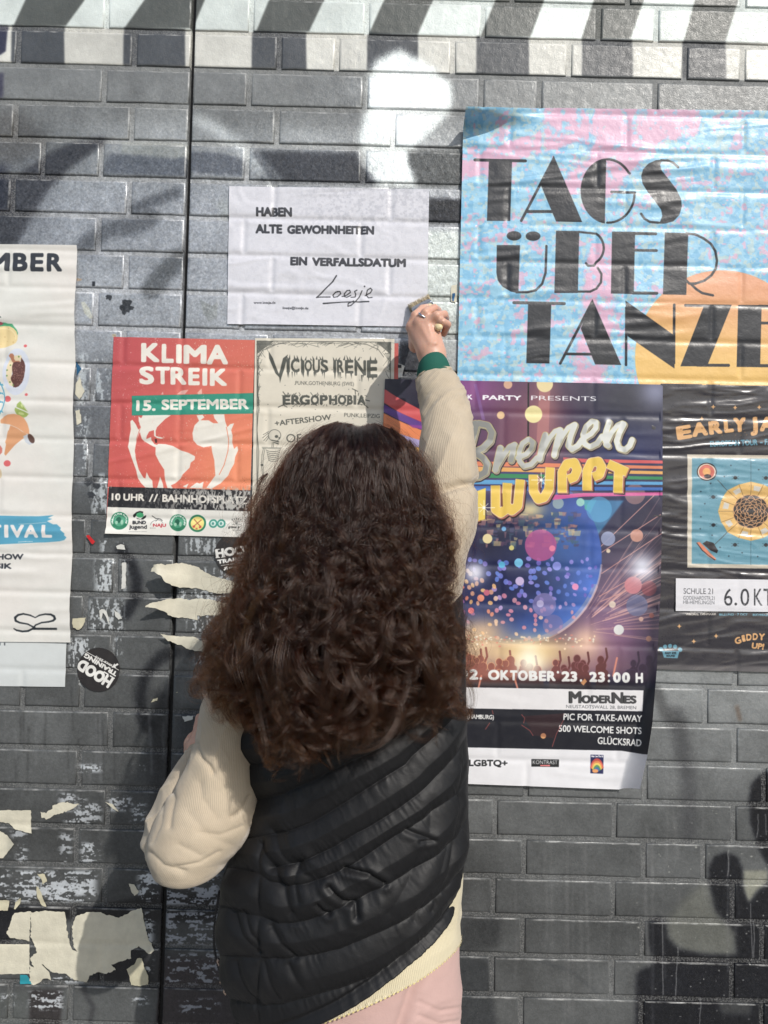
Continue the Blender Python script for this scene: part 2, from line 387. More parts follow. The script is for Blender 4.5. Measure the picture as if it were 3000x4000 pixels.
    for x, y0, y1 in ((2586, 3590, 3900), (2650, 3700, 3900), (2846, 3320, 3420), (2935, 3530, 3760), (2945, 3600, 3740), (2962, 3180, 3270), (2738, 3900, 4000), (2990, 3180, 3260)):
        y = np.linspace(y0, y1, 7); c.soft(np.stack([x+3*np.cumsum(RNG.normal(0, .6, 7)), y], 1), 1.6, (150, 148, 144), .5, .6, 1, stroke=4)
    for i in range(110):
        x, y = (RNG.uniform(2480, 3100), RNG.uniform(3100, 4000)); c.ell(x, y, RNG.uniform(1.5, 5), RNG.uniform(1.5, 4), (170, 168, 160), RNG.uniform(.3, .8), n=8)
    for i in range(26):
        x = RNG.uniform(0, 900); y0 = RNG.uniform(2650, 3000); y = np.linspace(y0, y0+RNG.uniform(80, 260), 6)
        c.soft(np.stack([x+3*np.cumsum(RNG.normal(0, .5, 6)), y], 1), 3, RNG.choice([38, 110])*np.ones(3), .35, .3, 1, stroke=8)
    c.soft([(2878, 2760), (2890, 2810)], 5, (96, 74, 58), .6, .3, 1, stroke=14)
    # old paste and paper fibre left behind
    def resid(x0, y0, x1, y1, s, dens=.5, vert=True, col=(196, 198, 198), al=.95):
        m = ss(x0-14, x0+22, u)*(1-ss(x1-22, x1+14, u))*ss(y0-8, y0+10, v)*(1-ss(y1-10, y1+8, v))
        iy, ix = np.nonzero(m > .01)
        if not len(iy): return
        sl = (slice(iy.min(), iy.max()+1), slice(ix.min(), ix.max()+1)); uu, vv = u[sl], v[sl]
        n = fbm(uu/9, vv/42, s, 4) if vert else fbm(uu/34, vv/10, s, 4)
        n = .65*n+.35*fbm(uu/7, vv/7, s+5, 2)+.12*(fbm(uu/50, vv/50, s+8, 2)-.5)
        k = (ss(.54-.12*(dens-.5), .565-.12*(dens-.5), n)*m[sl]*al)[..., None]; c.a[sl] = c.a[sl]*(1-k)+np.array(col)*k
    R = [(300, 1380, 345, 1560, .6), (340, 1400, 430, 1565, .55), (295, 1430, 345, 1580, .8), (290, 1690, 350, 1860, .5), (350, 1850, 430, 2010, .6), (375, 1890, 440, 1990, .5), (300, 1590, 350, 1700, .4),
         (368, 2183, 455, 2312, .8), (470, 2180, 500, 2312, .95), (345, 2340, 486, 2468, .75), (262, 2490, 372, 2610, .75), (440, 2490, 480, 2560, .5), (720, 2100, 870, 2168, .75), (780, 2215, 900, 2280, .5),
         (690, 2300, 900, 2345, .6), (730, 2420, 880, 2475, .55), (715, 2385, 880, 2430, .5), (388, 2105, 432, 2160, .6), (455, 2115, 500, 2165, .4), (300, 2600, 340, 2680, .4), (760, 2560, 860, 2600, .4)]
    for i, r in enumerate(R): resid(*r[:4], 30+i, r[4])
    Rh = [(300, 2985, 400, 3018, .6), (515, 2985, 565, 3015, .6), (228, 3095, 300, 3170, .7), (250, 3135, 400, 3222, .7), (300, 3110, 340, 3160, .5), (415, 3110, 520, 3170, .45), (510, 3125, 570, 3225, .45), (40, 3225, 108, 3275, .5),
          (228, 3255, 285, 3375, .7), (310, 3290, 392, 3370, .55), (60, 3300, 110, 3370, .5), (-60, 3395, 40, 3520, .45), (42, 3400, 380, 3528, .8), (150, 3430, 340, 3500, .9), (535, 3405, 620, 3520, .6), (640, 3410, 860, 3540, .9),
          (560, 3560, 602, 3690, .75), (640, 3560, 860, 3695, .8), (190, 3790, 340, 3845, .75), (110, 3870, 250, 3945, .6), (515, 3888, 582, 3925, .5), (640, 3720, 860, 3850, .5), (700, 3900, 860, 3960, .3), (560, 3690, 600, 3800, .4), (0, 3880, 60, 3930, .3)]
    for i, r in enumerate(Rh): resid(*r[:4], 70+i, r[4], False, (186, 188, 190) if r[0] < 600 else (150, 152, 158))
    for x, y, p in ((495, 1200, 1), (425, 1160, .5), (345, 1880, .7), (380, 1900, .5), (356, 1935, .6)):     # dark chips
        a = np.linspace(0, 6.28, 18)[:-1]; r = 24*p*(.6+.7*RNG.random(17)); c.poly(np.stack([x+r*np.cos(a), y+r*1.1*np.sin(a)], 1), (52, 54, 58))
    c.poly([(360, 1190-90), (372, 1099), (371, 1118), (360, 1118)], (40, 42, 46)); c.poly([(375, 1870), (372, 1900), (362, 1905), (360, 1880), (350, 1860)], (50, 52, 56))
    c.poly([(316, 1180), (330, 1178), (350, 1205), (362, 1240), (352, 1246), (330, 1225)], (196, 193, 180))
    c.poly([(780, 1170), (800, 1180), (828, 1195), (850, 1180), (848, 1240), (815, 1255), (795, 1225)], (146, 147, 142), .6)
    c.poly([(438, 1306), (452, 1304), (455, 1316), (440, 1318)], (180, 165, 140)); c.poly([(300, 1086), (322, 1090), (316, 1097), (300, 1098)], (190, 165, 140))
    for x0, y0, x1, y1 in ((1655, 1432, 1663, 1495), ):
        pass
    # fine spray speckle everywhere
    n = RNG.normal(0, 1, c.u.shape); n = n*.7+blur(n, 1)*2.2
    amp = np.interp(c.v, [0, 250, 500, 1300, 2000, 4000], [1.0, 2.0, 8, 9, 5, 4]); c.a += (n*amp*(1+.5*ss(500, 700, c.v)*(1-ss(1200, 1500, c.v))))[..., None]; c.a *= np.array([1.055, 1.07, 1.085])
    return c
paint_mural(mur)
# metallic (silver lacquer) share goes into the alpha channel
ma = ss(380, 640, mur.v)*(1-ss(2000, 2700, mur.v)*.55)*.55+.05
ma = ma*ss(60, 120, mur.a.mean(-1))
for q_ in ((1500, 360, 260, 230), (1740, 1120, 130, 330)): ma = np.maximum(ma, .6*np.exp(-((mur.u-q_[0])/q_[2])**2-((mur.v-q_[1])/q_[3])**2))
IM_MUR = mur.image('spray_paint', ma)

def world_uv(q, c):
    g = q.n('NewGeometry'); s = q.n('SeparateXYZ'); q.l(g.outputs['Position'], s.inputs[0])
    cb = q.n('CombineXYZ'); q.l(q.mapr(s.outputs[0], c.x0, c.x1, 0, 1), cb.inputs[0]); q.l(q.mapr(s.outputs[2], c.z0, c.z1, 0, 1), cb.inputs[1])
    for n in q.t.nodes:
        if n.type == 'MAP_RANGE': n.clamp = False
    return cb.outputs[0], g.outputs['Position']
def wall_mat(name, mortar, edge=False):
    q = NT(name); uv, pos = world_uv(q, mur)
    im = q.n('TexImage', image=IM_MUR, extension='EXTEND', interpolation='Cubic'); q.l(uv, im.inputs[0])
    dirt = q.noise(pos, 9, 5, .6); fine = q.noise(pos, 420 if not mortar else 600, 2, .6); big = q.noise(pos, 55, 3, .5)
    col = q.mix(.75, im.outputs[0], q.ramp(dirt, [(.3, .72), (.7, 1.18)]), 'MULTIPLY')
    if mortar: col = q.mix(q.ramp(q.noise(pos, 300, 3, .7), [(.46, 0), (.64, .42)]), col, (.31, .31, .305))
    col = q.mix(q.ramp(q.noise(pos, 700, 2, .5), [(.68, 0), (.76, .22)]), col, (.5, .5, .49))
    if not mortar: col = q.mix(1.0, col, q.ramp(q.n('ObjectInfo').outputs['Random'], [(0, .88), (1, 1.10)]), 'MULTIPLY')
    if edge: col = q.mix(q.ramp(q.noise(pos, 34, 4, .6), [(.44, 0), (.68, .52)]), col, (.50, .50, .49))  # brick edges lightened in patches to silver: sun glint put into the colour
    q.set(Base_Color=col, Metallic=q.math('MULTIPLY', im.outputs[1], .75 if not mortar else .4))
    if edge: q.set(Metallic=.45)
    q.set(Roughness=q.mapr(q.noise(pos, 90, 3, .6), .3, .7, .29 if not mortar else .42, .50 if not mortar else .7))
    q.b.inputs['Specular IOR Level'].default_value = .5
    b1 = q.n('Bump', i_Strength=.34 if not mortar else .9, i_Distance=.0035); q.l(big, b1.inputs['Height'])
    b2 = q.n('Bump', i_Strength=.42 if not mortar else .9, i_Distance=.0012); q.l(fine, b2.inputs['Height']); q.l(b1.outputs[0], b2.inputs['Normal'])
    q.l(b2.outputs[0], q.b.inputs['Normal'])
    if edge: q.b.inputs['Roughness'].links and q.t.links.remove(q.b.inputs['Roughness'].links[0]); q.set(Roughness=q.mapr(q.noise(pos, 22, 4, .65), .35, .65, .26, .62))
    return q.m
M_EDGE = wall_mat('sun_glint_arris', False, True); M_BRICK = wall_mat('painted_brick', False); M_MORT = wall_mat('painted_mortar', True)

# ---------------------------------------------------------------- ground and wall
def box(name, x0, x1, y0, y1, z0, z1, mat, parent=None):
    V = [(x, y, z) for x in (x0, x1) for y in (y0, y1) for z in (z0, z1)]
    F = [(0, 1, 3, 2), (4, 6, 7, 5), (0, 4, 5, 1), (2, 3, 7, 6), (0, 2, 6, 4), (1, 5, 7, 3)]
    return mesh_obj(name, V, F, mat, parent, smooth=False)
q = NT('paving_concrete'); tc = q.n('TexCoord')
q.set(Base_Color=q.mix(q.noise(tc.outputs['Object'], 3, 6, .7), (.2, .195, .185), (.33, .32, .30)), Roughness=.85); q.bump(q.noise(tc.outputs['Object'], 160, 3), .4, .003)
M_PAVE = q.m
gnd = mesh_obj('ground', [(-150, -250, -.004), (150, -250, -.004), (150, 40, -.004), (-150, 40, -.004)], [(0, 1, 2, 3)], simple('ground_asphalt', (.09, .09, .088), .9), smooth=False); tag(gnd, kind='structure')
V, F = [], []
for i in range(-12, 16):
    for j in range(8):
        x0, y0 = i*.3+.003, -j*.3-.3+.003; x1, y1 = x0+.294, y0+.294; b = len(V)
        V += [(x0, y0, 0), (x1, y0, 0), (x1, y1, 0), (x0, y1, 0), (x0+.004, y0+.004, .004), (x1-.004, y0+.004, .004), (x1-.004, y1-.004, .004), (x0+.004, y1-.004, .004)]
        F += [(b, b+1, b+5, b+4), (b+1, b+2, b+6, b+5), (b+2, b+3, b+7, b+6), (b+3, b, b+4, b+7), (b+4, b+5, b+6, b+7)]
pv = mesh_obj('pavement', V, F, M_PAVE, smooth=False); tag(pv, kind='structure')

MORT_Y = .0031
wall = box('brick_wall', -1.5, -.0045, MORT_Y, .24, 0, 3.3, M_MORT)
tag(wall, 'long brick wall sprayed grey black and white behind all the posters', 'wall')
box('mortar_bed', .0045, 2.4, MORT_Y, .24, 0, 3.3, M_MORT, wall)
q = NT('joint_sealant'); q.set(Base_Color=(.012, .012, .014), Roughness=.6); tc = q.n('TexCoord'); q.bump(q.noise(tc.outputs['Object'], 120, 3), .6, .004)
box('movement_joint', -.0045, .0045, .016, .23, 0, 3.3, q.m, wall)

def brick_geo(x0, x1, z0, z1, seed, dy=0.0):
    """face proud of the mortar with a worn rounded arris; returns verts, faces in world space"""
    r = np.random.default_rng(seed); V, F = [], []
    n = 4
    w = .0027+.0009*r.random()
    def ring(ins, y):
        xs = np.linspace(x0+ins, x1-ins, n+1); zs = (z0+ins, z1-ins)
        P = [(x, y, zs[0]) for x in xs]+[(x, y, zs[1]) for x in xs[::-1]]
        return P
    jit = r.normal(0, .00035, (2*(n+1), 2))
    tl = r.normal(0, .0006, 3)
    for ins, y in ((0, .006), (0, .0022+dy), (w*.22, .0010+dy), (w*.6, .0003+dy), (w*1.25, dy), (w*1.25+.0016, dy)):
        for i, (x, yy, z) in enumerate(ring(ins, y)):
            yo = 0 if ins == 0 and y > .005 else (tl[0]*(x-x0)/(x1-x0)+tl[1]*(z-z0)/(z1-z0))
            V.append((x+jit[i, 0], yy+yo, z+jit[i, 1]))
    m = 2*(n+1)
    for k in range(5):
        for i in range(m): j = (i+1) % m; F.append((k*m+i, k*m+j, (k+1)*m+j, (k+1)*m+i))
    b = 5*m
    for i in range(n): F.append((b+i, b+i+1, b+m-2-i, b+m-1-i))
    return V, F
def edge_ix(V, F, xr, zt):  # picks the sun-facing top and right bevels that carry the painted glint
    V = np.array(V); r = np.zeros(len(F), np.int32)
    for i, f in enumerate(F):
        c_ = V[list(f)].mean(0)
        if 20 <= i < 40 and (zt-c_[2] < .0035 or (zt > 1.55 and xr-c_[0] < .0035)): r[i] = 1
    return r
SV, SF = [], []
for k in range(-8, 32):
    zb = Z0-k*HZ; B = bond(k)
    for a, b in zip(B[:-1], B[1:]):
        x0 = a*HX+(.0055 if a != 0 else .005); x1 = b*HX-(.0055 if b != 0 else .005)
        if zb < .01 or x1 < -1.48 or x0 > 2.38: continue
        x0 = max(x0, -1.49); x1 = min(x1, 2.39)
        uu, vv = PX(np.array([[x0, 0, zb], [x1, 0, zb+.07]]))
        vis = uu[0] < 3010 and uu[1] > -10 and vv[1] < 4010 and vv[0] > -10
        V, F = brick_geo(x0, x1, zb, zb+.0705, k*100+int(a*2)+5000, dy=-.0004*random.random())
        if vis:
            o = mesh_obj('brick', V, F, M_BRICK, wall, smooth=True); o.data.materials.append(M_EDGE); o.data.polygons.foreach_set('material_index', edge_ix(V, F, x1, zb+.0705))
        else:
            n0 = len(SV); SV += V; SF += [tuple(n0+i for i in f) for f in F]
o = mesh_obj('outer_bricks', SV, SF, M_BRICK, wall, smooth=False); tag(o, kind='stuff')
# ---------------------------------------------------------------- paper
GAIN = 1.0
def paper_mat(name, im, c, rough=.45, spec=.5, bump=.25, coat=0.0, back=(.62, .66, .70)):
    """print is laid on by the sheet's own UV map"""
    q = NT(name); uvn = q.n('UVMap', uv_map='UVMap')
    ti = q.n('TexImage', image=im, extension='EXTEND', interpolation='Cubic'); q.l(uvn.outputs[0], ti.inputs[0])
    g = q.n('NewGeometry'); pos = g.outputs['Position']
    col = q.mix(1.0, ti.outputs[0], (GAIN, GAIN, GAIN), 'MULTIPLY')
    hs = q.n('HueSaturation', i_Saturation=.90); q.l(col, hs.inputs['Color']); col = hs.outputs[0]
    col = q.mix(.35, col, q.ramp(q.noise(pos, 40, 4, .6), [(.3, .88), (.7, 1.06)]), 'MULTIPLY')
    col = q.mix(g.outputs['Backfacing'], col, back)
    q.set(Base_Color=col, Roughness=q.mapr(q.noise(pos, 60, 3, .6), .3, .7, rough-.08, rough+.1)); q.b.inputs['Specular IOR Level'].default_value = spec
    q.b.inputs['Coat Weight'].default_value = coat; q.b.inputs['Coat Roughness'].default_value = .22
    b1 = q.n('Bump', i_Strength=bump, i_Distance=.003); q.l(q.noise(pos, 60, 4, .6), b1.inputs['Height'])
    b2 = q.n('Bump', i_Strength=bump*.9, i_Distance=.0008); q.l(q.noise(pos, 330, 2, .6), b2.inputs['Height']); q.l(b1.outputs[0], b2.inputs['Normal'])
    q.l(b2.outputs[0], q.b.inputs['Normal']); return q.m
def wrink(X, Z, s, amp, sx=3.2, sz=22, tilt=0.0, thr=.62, cover=.5):
    """long sharp creases, mostly horizontal"""
    a = X*math.cos(tilt)+Z*math.sin(tilt); b = -X*math.sin(tilt)+Z*math.cos(tilt)
    b = b+.02*(vn(X*4, Z*4, s+3)-.5)+.006*(vn(X*17, Z*11, s+4)-.5)
    r = 1-np.abs(2*vn(a*sx, b*sz, s)-1); r2 = 1-np.abs(2*vn(a*sx*2.3+5, b*sz*2.1, s+9)-1)
    m = ss(cover-.12, cover+.14, fbm(X*3+s, Z*6, s+20, 2))
    return amp*m*(ss(thr, 1, r)+.5*ss(thr, 1, r2))
class Sheet:
    """a pasted sheet given by its four corners (TL TR BR BL, photograph pixels on the wall)"""
    def __init__(s, corners, lift, step=3.0, press=.0022):
        q = W3(np.array(corners, float)[:, 0], np.array(corners, float)[:, 1]); s.q = q
        w = np.linalg.norm(q[1]-q[0]); h = np.linalg.norm(q[3]-q[0]); s.nc = max(3, int(w*1000/step)+1); s.nr = max(3, int(h*1000/step)+1)
        a, b = np.meshgrid(np.linspace(0, 1, s.nc), np.linspace(0, 1, s.nr)); s.a, s.b = a, b
        P = ((1-a)*(1-b))[..., None]*q[0]+(a*(1-b))[..., None]*q[1]+(a*b)[..., None]*q[2]+((1-a)*b)[..., None]*q[3]
        s.X, s.Z = P[..., 0].copy(), P[..., 2].copy(); s.X0, s.Z0 = s.X.copy(), s.Z.copy()
        s.Y = -lift+press*joint_depth(s.X, s.Z)
    def canvas(s, mm=.9, bg=(225, 224, 222)):
        s.c = Cv(s.X0.min()-.002, s.X0.max()+.002, s.Z0.min()-.002, s.Z0.max()+.002, mm, bg); return s.c
    def build(s, name, mat, parent=None):
        uv = np.stack([(s.X0-s.c.x0)/(s.c.x1-s.c.x0), (s.Z0-s.c.z0)/(s.c.z1-s.c.z0)], -1).reshape(-1, 2)
        P = np.stack([s.X, s.Y, s.Z], -1).reshape(-1, 3)
        f = gridF(s.nr, s.nc)[:, ::-1]
        return mesh_obj(name, P, f, mat, parent, uv=uv)

# ---- food festival poster, left edge of the picture
s = Sheet([(-700, 950), (302, 960), (277, 2508), (-700, 2500)], .004, 3.4, .0018)
s.Y -= wrink(s.X, s.Z, 3, .0028, 2.6, 17, .06, .5, .42)+.004*(fbm(s.X*3, s.Z*14, 5, 3)-.5)
s.X += .0025*np.sin(s.Z*31)*ss(.9, 1, s.a)*.6
c = s.canvas(.9, (218, 216, 210)); m = (fbm(c.u/300, c.v/260, 4, 3))[..., None]; c.a += (m-.5)*np.array([10, 2, 2])
K = (52, 56, 64); c.org(0, 950, 2.95)
for ch, x0, x1 in (('M', -108, 122), ('B', 160, 331), ('E', 362, 513), ('R', 550, 724)): c.text(ch, x0, 331+x0*.008, 226, x1, K, off=.045)
c.line([(-10, 838), (10, 848), (28, 866)], 9, (60, 70, 60))
c.poly([(-80, 930), (0, 925), (40, 920), (70, 922), (100, 932), (150, 934), (170, 965), (200, 1000), (215, 1040), (210, 1065), (180, 1030), (100, 970), (0, 975), (-80, 990)], (62, 160, 112)); c.poly([(-80, 922), (20, 914), (52, 926), (30, 948), (-80, 960)], (160, 62, 82))
c.poly([(-120, 990), (0, 965), (60, 958), (120, 962), (165, 985), (198, 1020), (212, 1070), (208, 1120), (190, 1155), (150, 1180), (60, 1210), (0, 1222), (-120, 1230)], (224, 200, 140)); c.arc(60, 1090, 130, 105, -120, 10, 16, (234, 214, 160), .8)
for x, y, r in ((62, 1084, 7), (108, 986, 6), (106, 1020, 3), (92, 1135, 5), (162, 1146, 9), (20, 1170, 5), (2, 1192, 6), (176, 1080, 4)): c.ell(x, y, r, r, (206, 172, 110))
R = (210, 80, 84)
for x, y, rx, ry in ((305, 1190, 19, 17), (319, 1750, 18, 16), (100, 1798, 36, 35)): c.ell(x, y, rx, ry, R)
c.ell(205, 1488, 158, 268, (203, 210, 224), 1, .08); c.ell(205, 1488, 128, 225, (208, 214, 226), .6, .08)
c.poly([(118, 1360), (150, 1330), (200, 1300), (260, 1300), (270, 1340), (200, 1400), (160, 1480), (150, 1560), (170, 1660), (120, 1640), (92, 1560), (88, 1480), (100, 1410)], (226, 208, 170))
c.poly([(115, 1305), (135, 1280), (160, 1278), (178, 1298), (176, 1340), (190, 1362), (230, 1360), (250, 1372), (225, 1392), (170, 1386), (150, 1370), (135, 1330)], (180, 116, 84))
c.poly([(262, 1326), (290, 1370), (308, 1420), (308, 1480), (295, 1550), (270, 1610), (230, 1655), (195, 1668), (165, 1664), (172, 1640), (145, 1590), (142, 1560), (165, 1515), (158, 1470), (155, 1420), (165, 1380), (200, 1370), (250, 1378)], (96, 58, 52))
for i in range(150):
    x, y = RNG.uniform(160, 305), RNG.uniform(1375, 1655)
    if ((x-228)/78)**2+((y-1515)/140)**2 < .85: c.ell(x, y, 4, 2.6, (196, 150, 136), 1, RNG.uniform(0, 3), n=6)
for x, y in ((135, 1412), (98, 1470), (97, 1534), (130, 1606), (166, 1640), (232, 1315)): c.ell(x, y, 10, 10, (96, 140, 66), n=7)
T = (64, 152, 184)
c.arc(-420, 1790, 485, 400, -42, 45, 11, T)
for y in (1600, 1700, 1800, 1910): c.lines([[(-60, y+40), (45, y-60+90), (-10, y+45)], [(-60, y-20), (50, y+45)]], 8, T)
c.poly([(250, 1822), (215, 1860), (212, 1895), (345, 1952), (300, 1880)], (150, 172, 84)); c.poly([(195, 1900), (190, 1930), (205, 1970), (240, 2000), (290, 2014), (320, 2000), (345, 1972), (300, 1945)], (150, 172, 84))
c.ell(272, 1880, 10, 22, (190, 206, 130), 1, -.5); c.ell(262, 1968, 34, 14, (190, 206, 130), 1, .2); c.line([(215, 1905), (348, 1960)], 7, (220, 224, 214)); c.line([(252, 1826), (346, 1955)], 5, (220, 224, 214))
c.poly([(15, 2040), (60, 2000), (110, 1978), (180, 1972), (240, 1985), (290, 2020), (325, 2080), (345, 2150), (348, 2210), (300, 2190), (210, 2130), (120, 2090), (15, 2075)], (216, 150, 100)); c.poly([(130, 2100), (210, 2135), (290, 2190), (345, 2215), (260, 2260), (180, 2330), (75, 2450), (60, 2430), (100, 2200)], (206, 140, 90))
c.org(0, 1700, 2.2125)
c.poly([(78, -40), (150, -50), (232, -15), (200, 30), (120, 80), (60, 82), (52, 60)], (208, 146, 96)); c.poly([(205, 10), (250, -10), (270, 60), (300, 70), (262, 86), (225, 60)], (190, 196, 204)); c.ell(275, 30, 24, 44, (92, 64, 54), 1, -.5)
c.ell(70, 244, 30, 27, R); c.poly([(-40, 80), (10, 90), (28, 115), (26, 150), (5, 172), (-40, 180)], (200, 110, 96)); c.ell(-5, 330, 26, 46, (208, 188, 150))
c.poly([(-300, 690), (-60, 692), (172, 698), (340, 700), (472, 690), (420, 715), (460, 722), (415, 742), (470, 770), (500, 768), (536, 800), (530, 815), (566, 850), (560, 862), (580, 882), (560, 905), (520, 915), (400, 925), (340, 926), (0, 942), (-300, 945)], T)
for ch, x0, x1 in (('T', -62, 22), ('I', 46, 82), ('V', 98, 218), ('A', 216, 340), ('L', 370, 460)): c.text(ch, x0, 884, 118, x1, (226, 222, 220), off=.045)
c.line([(172, 768), (300, 762), (410, 752)], 3, (222, 220, 218)); c.line([(168, 922), (230, 917), (290, 917)], 4, (222, 220, 218))
c.text('SHOW', -60, 1072, 50, 210, K, off=.035); c.text('SIK', -32, 1151, 48, 110, K, off=.035)
cc = np.array([(127, 1668), (150, 1682), (200, 1692), (250, 1688), (290, 1668), (318, 1636), (370, 1615), (430, 1608), (470, 1598), (486, 1582), (478, 1560), (450, 1545), (400, 1542), (350, 1552), (314, 1572), (270, 1552), (210, 1540), (165, 1550), (140, 1572), (145, 1600), (180, 1616), (250, 1628), (290, 1650), (330, 1670)])
c.line(cc, [10, 14, 16, 16, 15, 12, 12, 14, 16, 20, 20, 16, 13, 12, 8, 12, 14, 17, 20, 18, 14, 12, 12, 10], (40, 46, 52)); c.line([(285, 1669), (500, 1669)], 18, (40, 46, 52), cap=False)
fest = s.build('festival_poster', paper_mat('poster_food', c.image('print_food'), c, .42, .45, .12))
tag(fest, 'white festival poster with tacos and a blue brush stroke at the left edge', 'poster')
s = Sheet([(-700, 2490), (262, 2495), (256, 2682), (-700, 2672)], .0028, 4, .0016); s.Y -= .003*(fbm(s.X*3, s.Z*14, 8, 3)-.5)
c = s.canvas(1.2, (203, 208, 208)); c.org(0, 1700, 2.2125); c.lines([[(2, 1790), (2, 1815)], [(44, 1790), (44, 1815)], [(-60, 1790), (-60, 1815)]], 9, K, cap=False)
s.build('lower_sheet', paper_mat('poster_food_foot', c.image('print_food_foot'), c, .42, .45, .12), fest)

# ---- red climate strike poster
s = Sheet([(446, 1317), (997, 1330), (974, 2099), (416, 2084)], .0036, 3)
s.Y -= wrink(s.X, s.Z, 13, .0009, 3, 20, .3, .6, .55); s.Y += .0009*(fbm(s.X*14, s.Z*14, 7, 3)-.5)
s.Y -= .006*ss(.96, 1, s.b)*ss(.3, 0, s.a)
c = s.canvas(.75, (200, 70, 60)); c.org(400, 1300, 2.602)
a = ss(470, 980, c.u)[..., None]; b = ss(1330, 1900, c.v)[..., None]
c.a[:] = (np.array([186, 60, 64])*(1-a)+np.array([206, 90, 66])*a)*(1-b)+(np.array([204, 72, 58])*(1-a)+np.array([232, 130, 78])*a)*b
d = ss(60, 0, np.abs(c.u-458-12*fbm(c.u*0, c.v/90, 2, 2)))[..., None]; c.a = c.a*(1-.15*d)+np.array([160, 44, 60])*.15*d
Wh = (226, 221, 210)
for ch, x0, x1, y, h in (('K', 398, 590, 303, 208), ('L', 607, 730, 312, 208), ('I', 753, 808, 315, 206), ('M', 826, 1062, 320, 206), ('A', 1062, 1280, 325, 212)): c.text(ch, x0, y, h, x1, Wh, off=.05)
for ch, x0, x1, y, h in (('S', 380, 532, 526, 192), ('T', 544, 690, 526, 190), ('R', 696, 860, 530, 190), ('E', 876, 992, 536, 190), ('I', 1018, 1068, 540, 190), ('K', 1094, 1272, 543, 190)): c.text(ch, x0, y, h, x1, Wh, off=.05)
# burning globe
c.poly([(290, 900), (310, 885), (345, 930), (370, 985), (395, 960), (375, 900), (372, 850), (400, 870), (420, 830), (600, 830), (700, 840), (640, 880), (560, 960), (545, 1000), (548, 1050), (590, 1060), (630, 1070), (600, 1078), (560, 1070), (530, 1050), (528, 990), (480, 1005), (455, 1050), (450, 1080), (500, 1060), (500, 1090), (530, 1130), (560, 1140), (545, 1165), (520, 1155), (440, 1110), (405, 1080), (385, 1010), (350, 1100), (335, 1200), (350, 1300), (375, 1390), (420, 1470), (440, 1480), (455, 1415), (480, 1470), (510, 1500), (520, 1580), (440, 1570), (400, 1530), (365, 1480), (350, 1400), (320, 1320), (300, 1260), (265, 1160), (275, 1080), (295, 980)], Wh)
c.poly([(545, 1150), (570, 1128), (640, 1130), (720, 1150), (800, 1195), (880, 1220), (945, 1255), (940, 1290), (900, 1320), (890, 1370), (820, 1440), (800, 1480), (740, 1530), (700, 1550), (720, 1580), (665, 1575), (640, 1500), (632, 1390), (580, 1310), (545, 1240)], Wh)
c.poly([(960, 840), (1020, 835), (1040, 860), (1000, 890), (1080, 890), (1130, 920), (1180, 920), (1140, 870), (1130, 830), (1240, 830), (1250, 900), (1270, 960), (1300, 930), (1340, 920), (1310, 990), (1325, 1040), (1320, 1120), (1340, 1180), (1370, 1150), (1380, 1190), (1350, 1260), (1340, 1330), (1300, 1400), (1280, 1450), (1200, 1530), (1110, 1585), (1060, 1575), (1110, 1500), (1150, 1450), (1140, 1300), (1115, 1200), (1110, 1150), (1030, 1165), (965, 1140), (925, 1090), (918, 1020), (940, 940), (985, 895)], Wh)
c.line([(1262, 960), (1285, 1080), (1278, 1200), (1240, 1340), (1190, 1440)], 7, (222, 110, 70)); c.line([(392, 960), (352, 1080), (345, 1220), (370, 1360), (425, 1460)], 7, (206, 76, 60), .8)
c.poly([(560, 1575), (590, 1460), (620, 1540), (625, 1580)], Wh); c.poly([(890, 1575), (960, 1520), (990, 1530), (1030, 1510), (1020, 1580)], Wh); c.poly([(820, 1560), (880, 1530), (860, 1575)], Wh)
c.poly([(600, 628), (620, 600), (625, 630)], (230, 180, 170), .8); c.poly([(760, 626), (800, 590), (880, 580), (840, 628)], (230, 180, 170), .8); c.poly([(968, 612), (1010, 568), (1018, 625), (975, 628)], (232, 190, 176), .8); c.poly([(536, 1078), (556, 1078), (556, 1118), (538, 1118)], (60, 40, 40))
for i in range(26): x = RNG.uniform(300, 1340); y = RNG.uniform(850, 1560); c.line([(x, y), (x+RNG.uniform(-14, 14), y-RNG.uniform(15, 50))], 3, (226, 150, 130), .35)
Gr = (28, 142, 118)
c.poly([(305, 643), (1536, 615), (1533, 822), (305, 842)], Gr)
c.text('15.', 348, 797, 116, 546, Wh, y2=795, off=.045); c.text('SEPTEMBER', 604, 786, 112, 1488, Wh, y2=778, off=.045)
c.poly([(72, 1562), (1512, 1600), (1503, 1822), (56, 1770)], (38, 38, 42)); c.text('10 UHR', 98, 1700, 76, 432, Wh, y2=1708, off=.04); c.text('//', 476, 1714, 80, 570, Wh, off=.01)
c.text('BAHNHOFSPLATZ', 612, 1716, 82, 1472, Wh, y2=1740, off=.04)
c.poly([(56, 1768), (1505, 1812), (1490, 2120), (30, 2100)], (226, 224, 216))
G2 = (26, 124, 88)
def badge(x, y, r, txt=None):
    c.ell(x, y, r, r, G2); c.ell(x, y, r*.62, r*.62, (70, 158, 122)); c.ell(x-r*.1, y-r*.1, r*.3, r*.34, (20, 96, 72)); c.ell(x+r*.28, y+r*.16, r*.16, r*.28, (150, 200, 172)); c.ell(x-r*.32, y+r*.2, r*.16, r*.2, (150, 200, 172))
    if txt: c.text(txt, 0, 0, 17, 1, (222, 232, 222), off=.02, arcf=lambda gx, gy: (x+np.sin((gx-.5)*3.9)*(r*.7+gy), y-np.cos((gx-.5)*3.9)*(r*.7+gy)))
badge(178, 1908, 90, 'FRIDAYS FOR FUTURE'); badge(771, 1928, 86, 'STUDENTS FOR FUTURE')
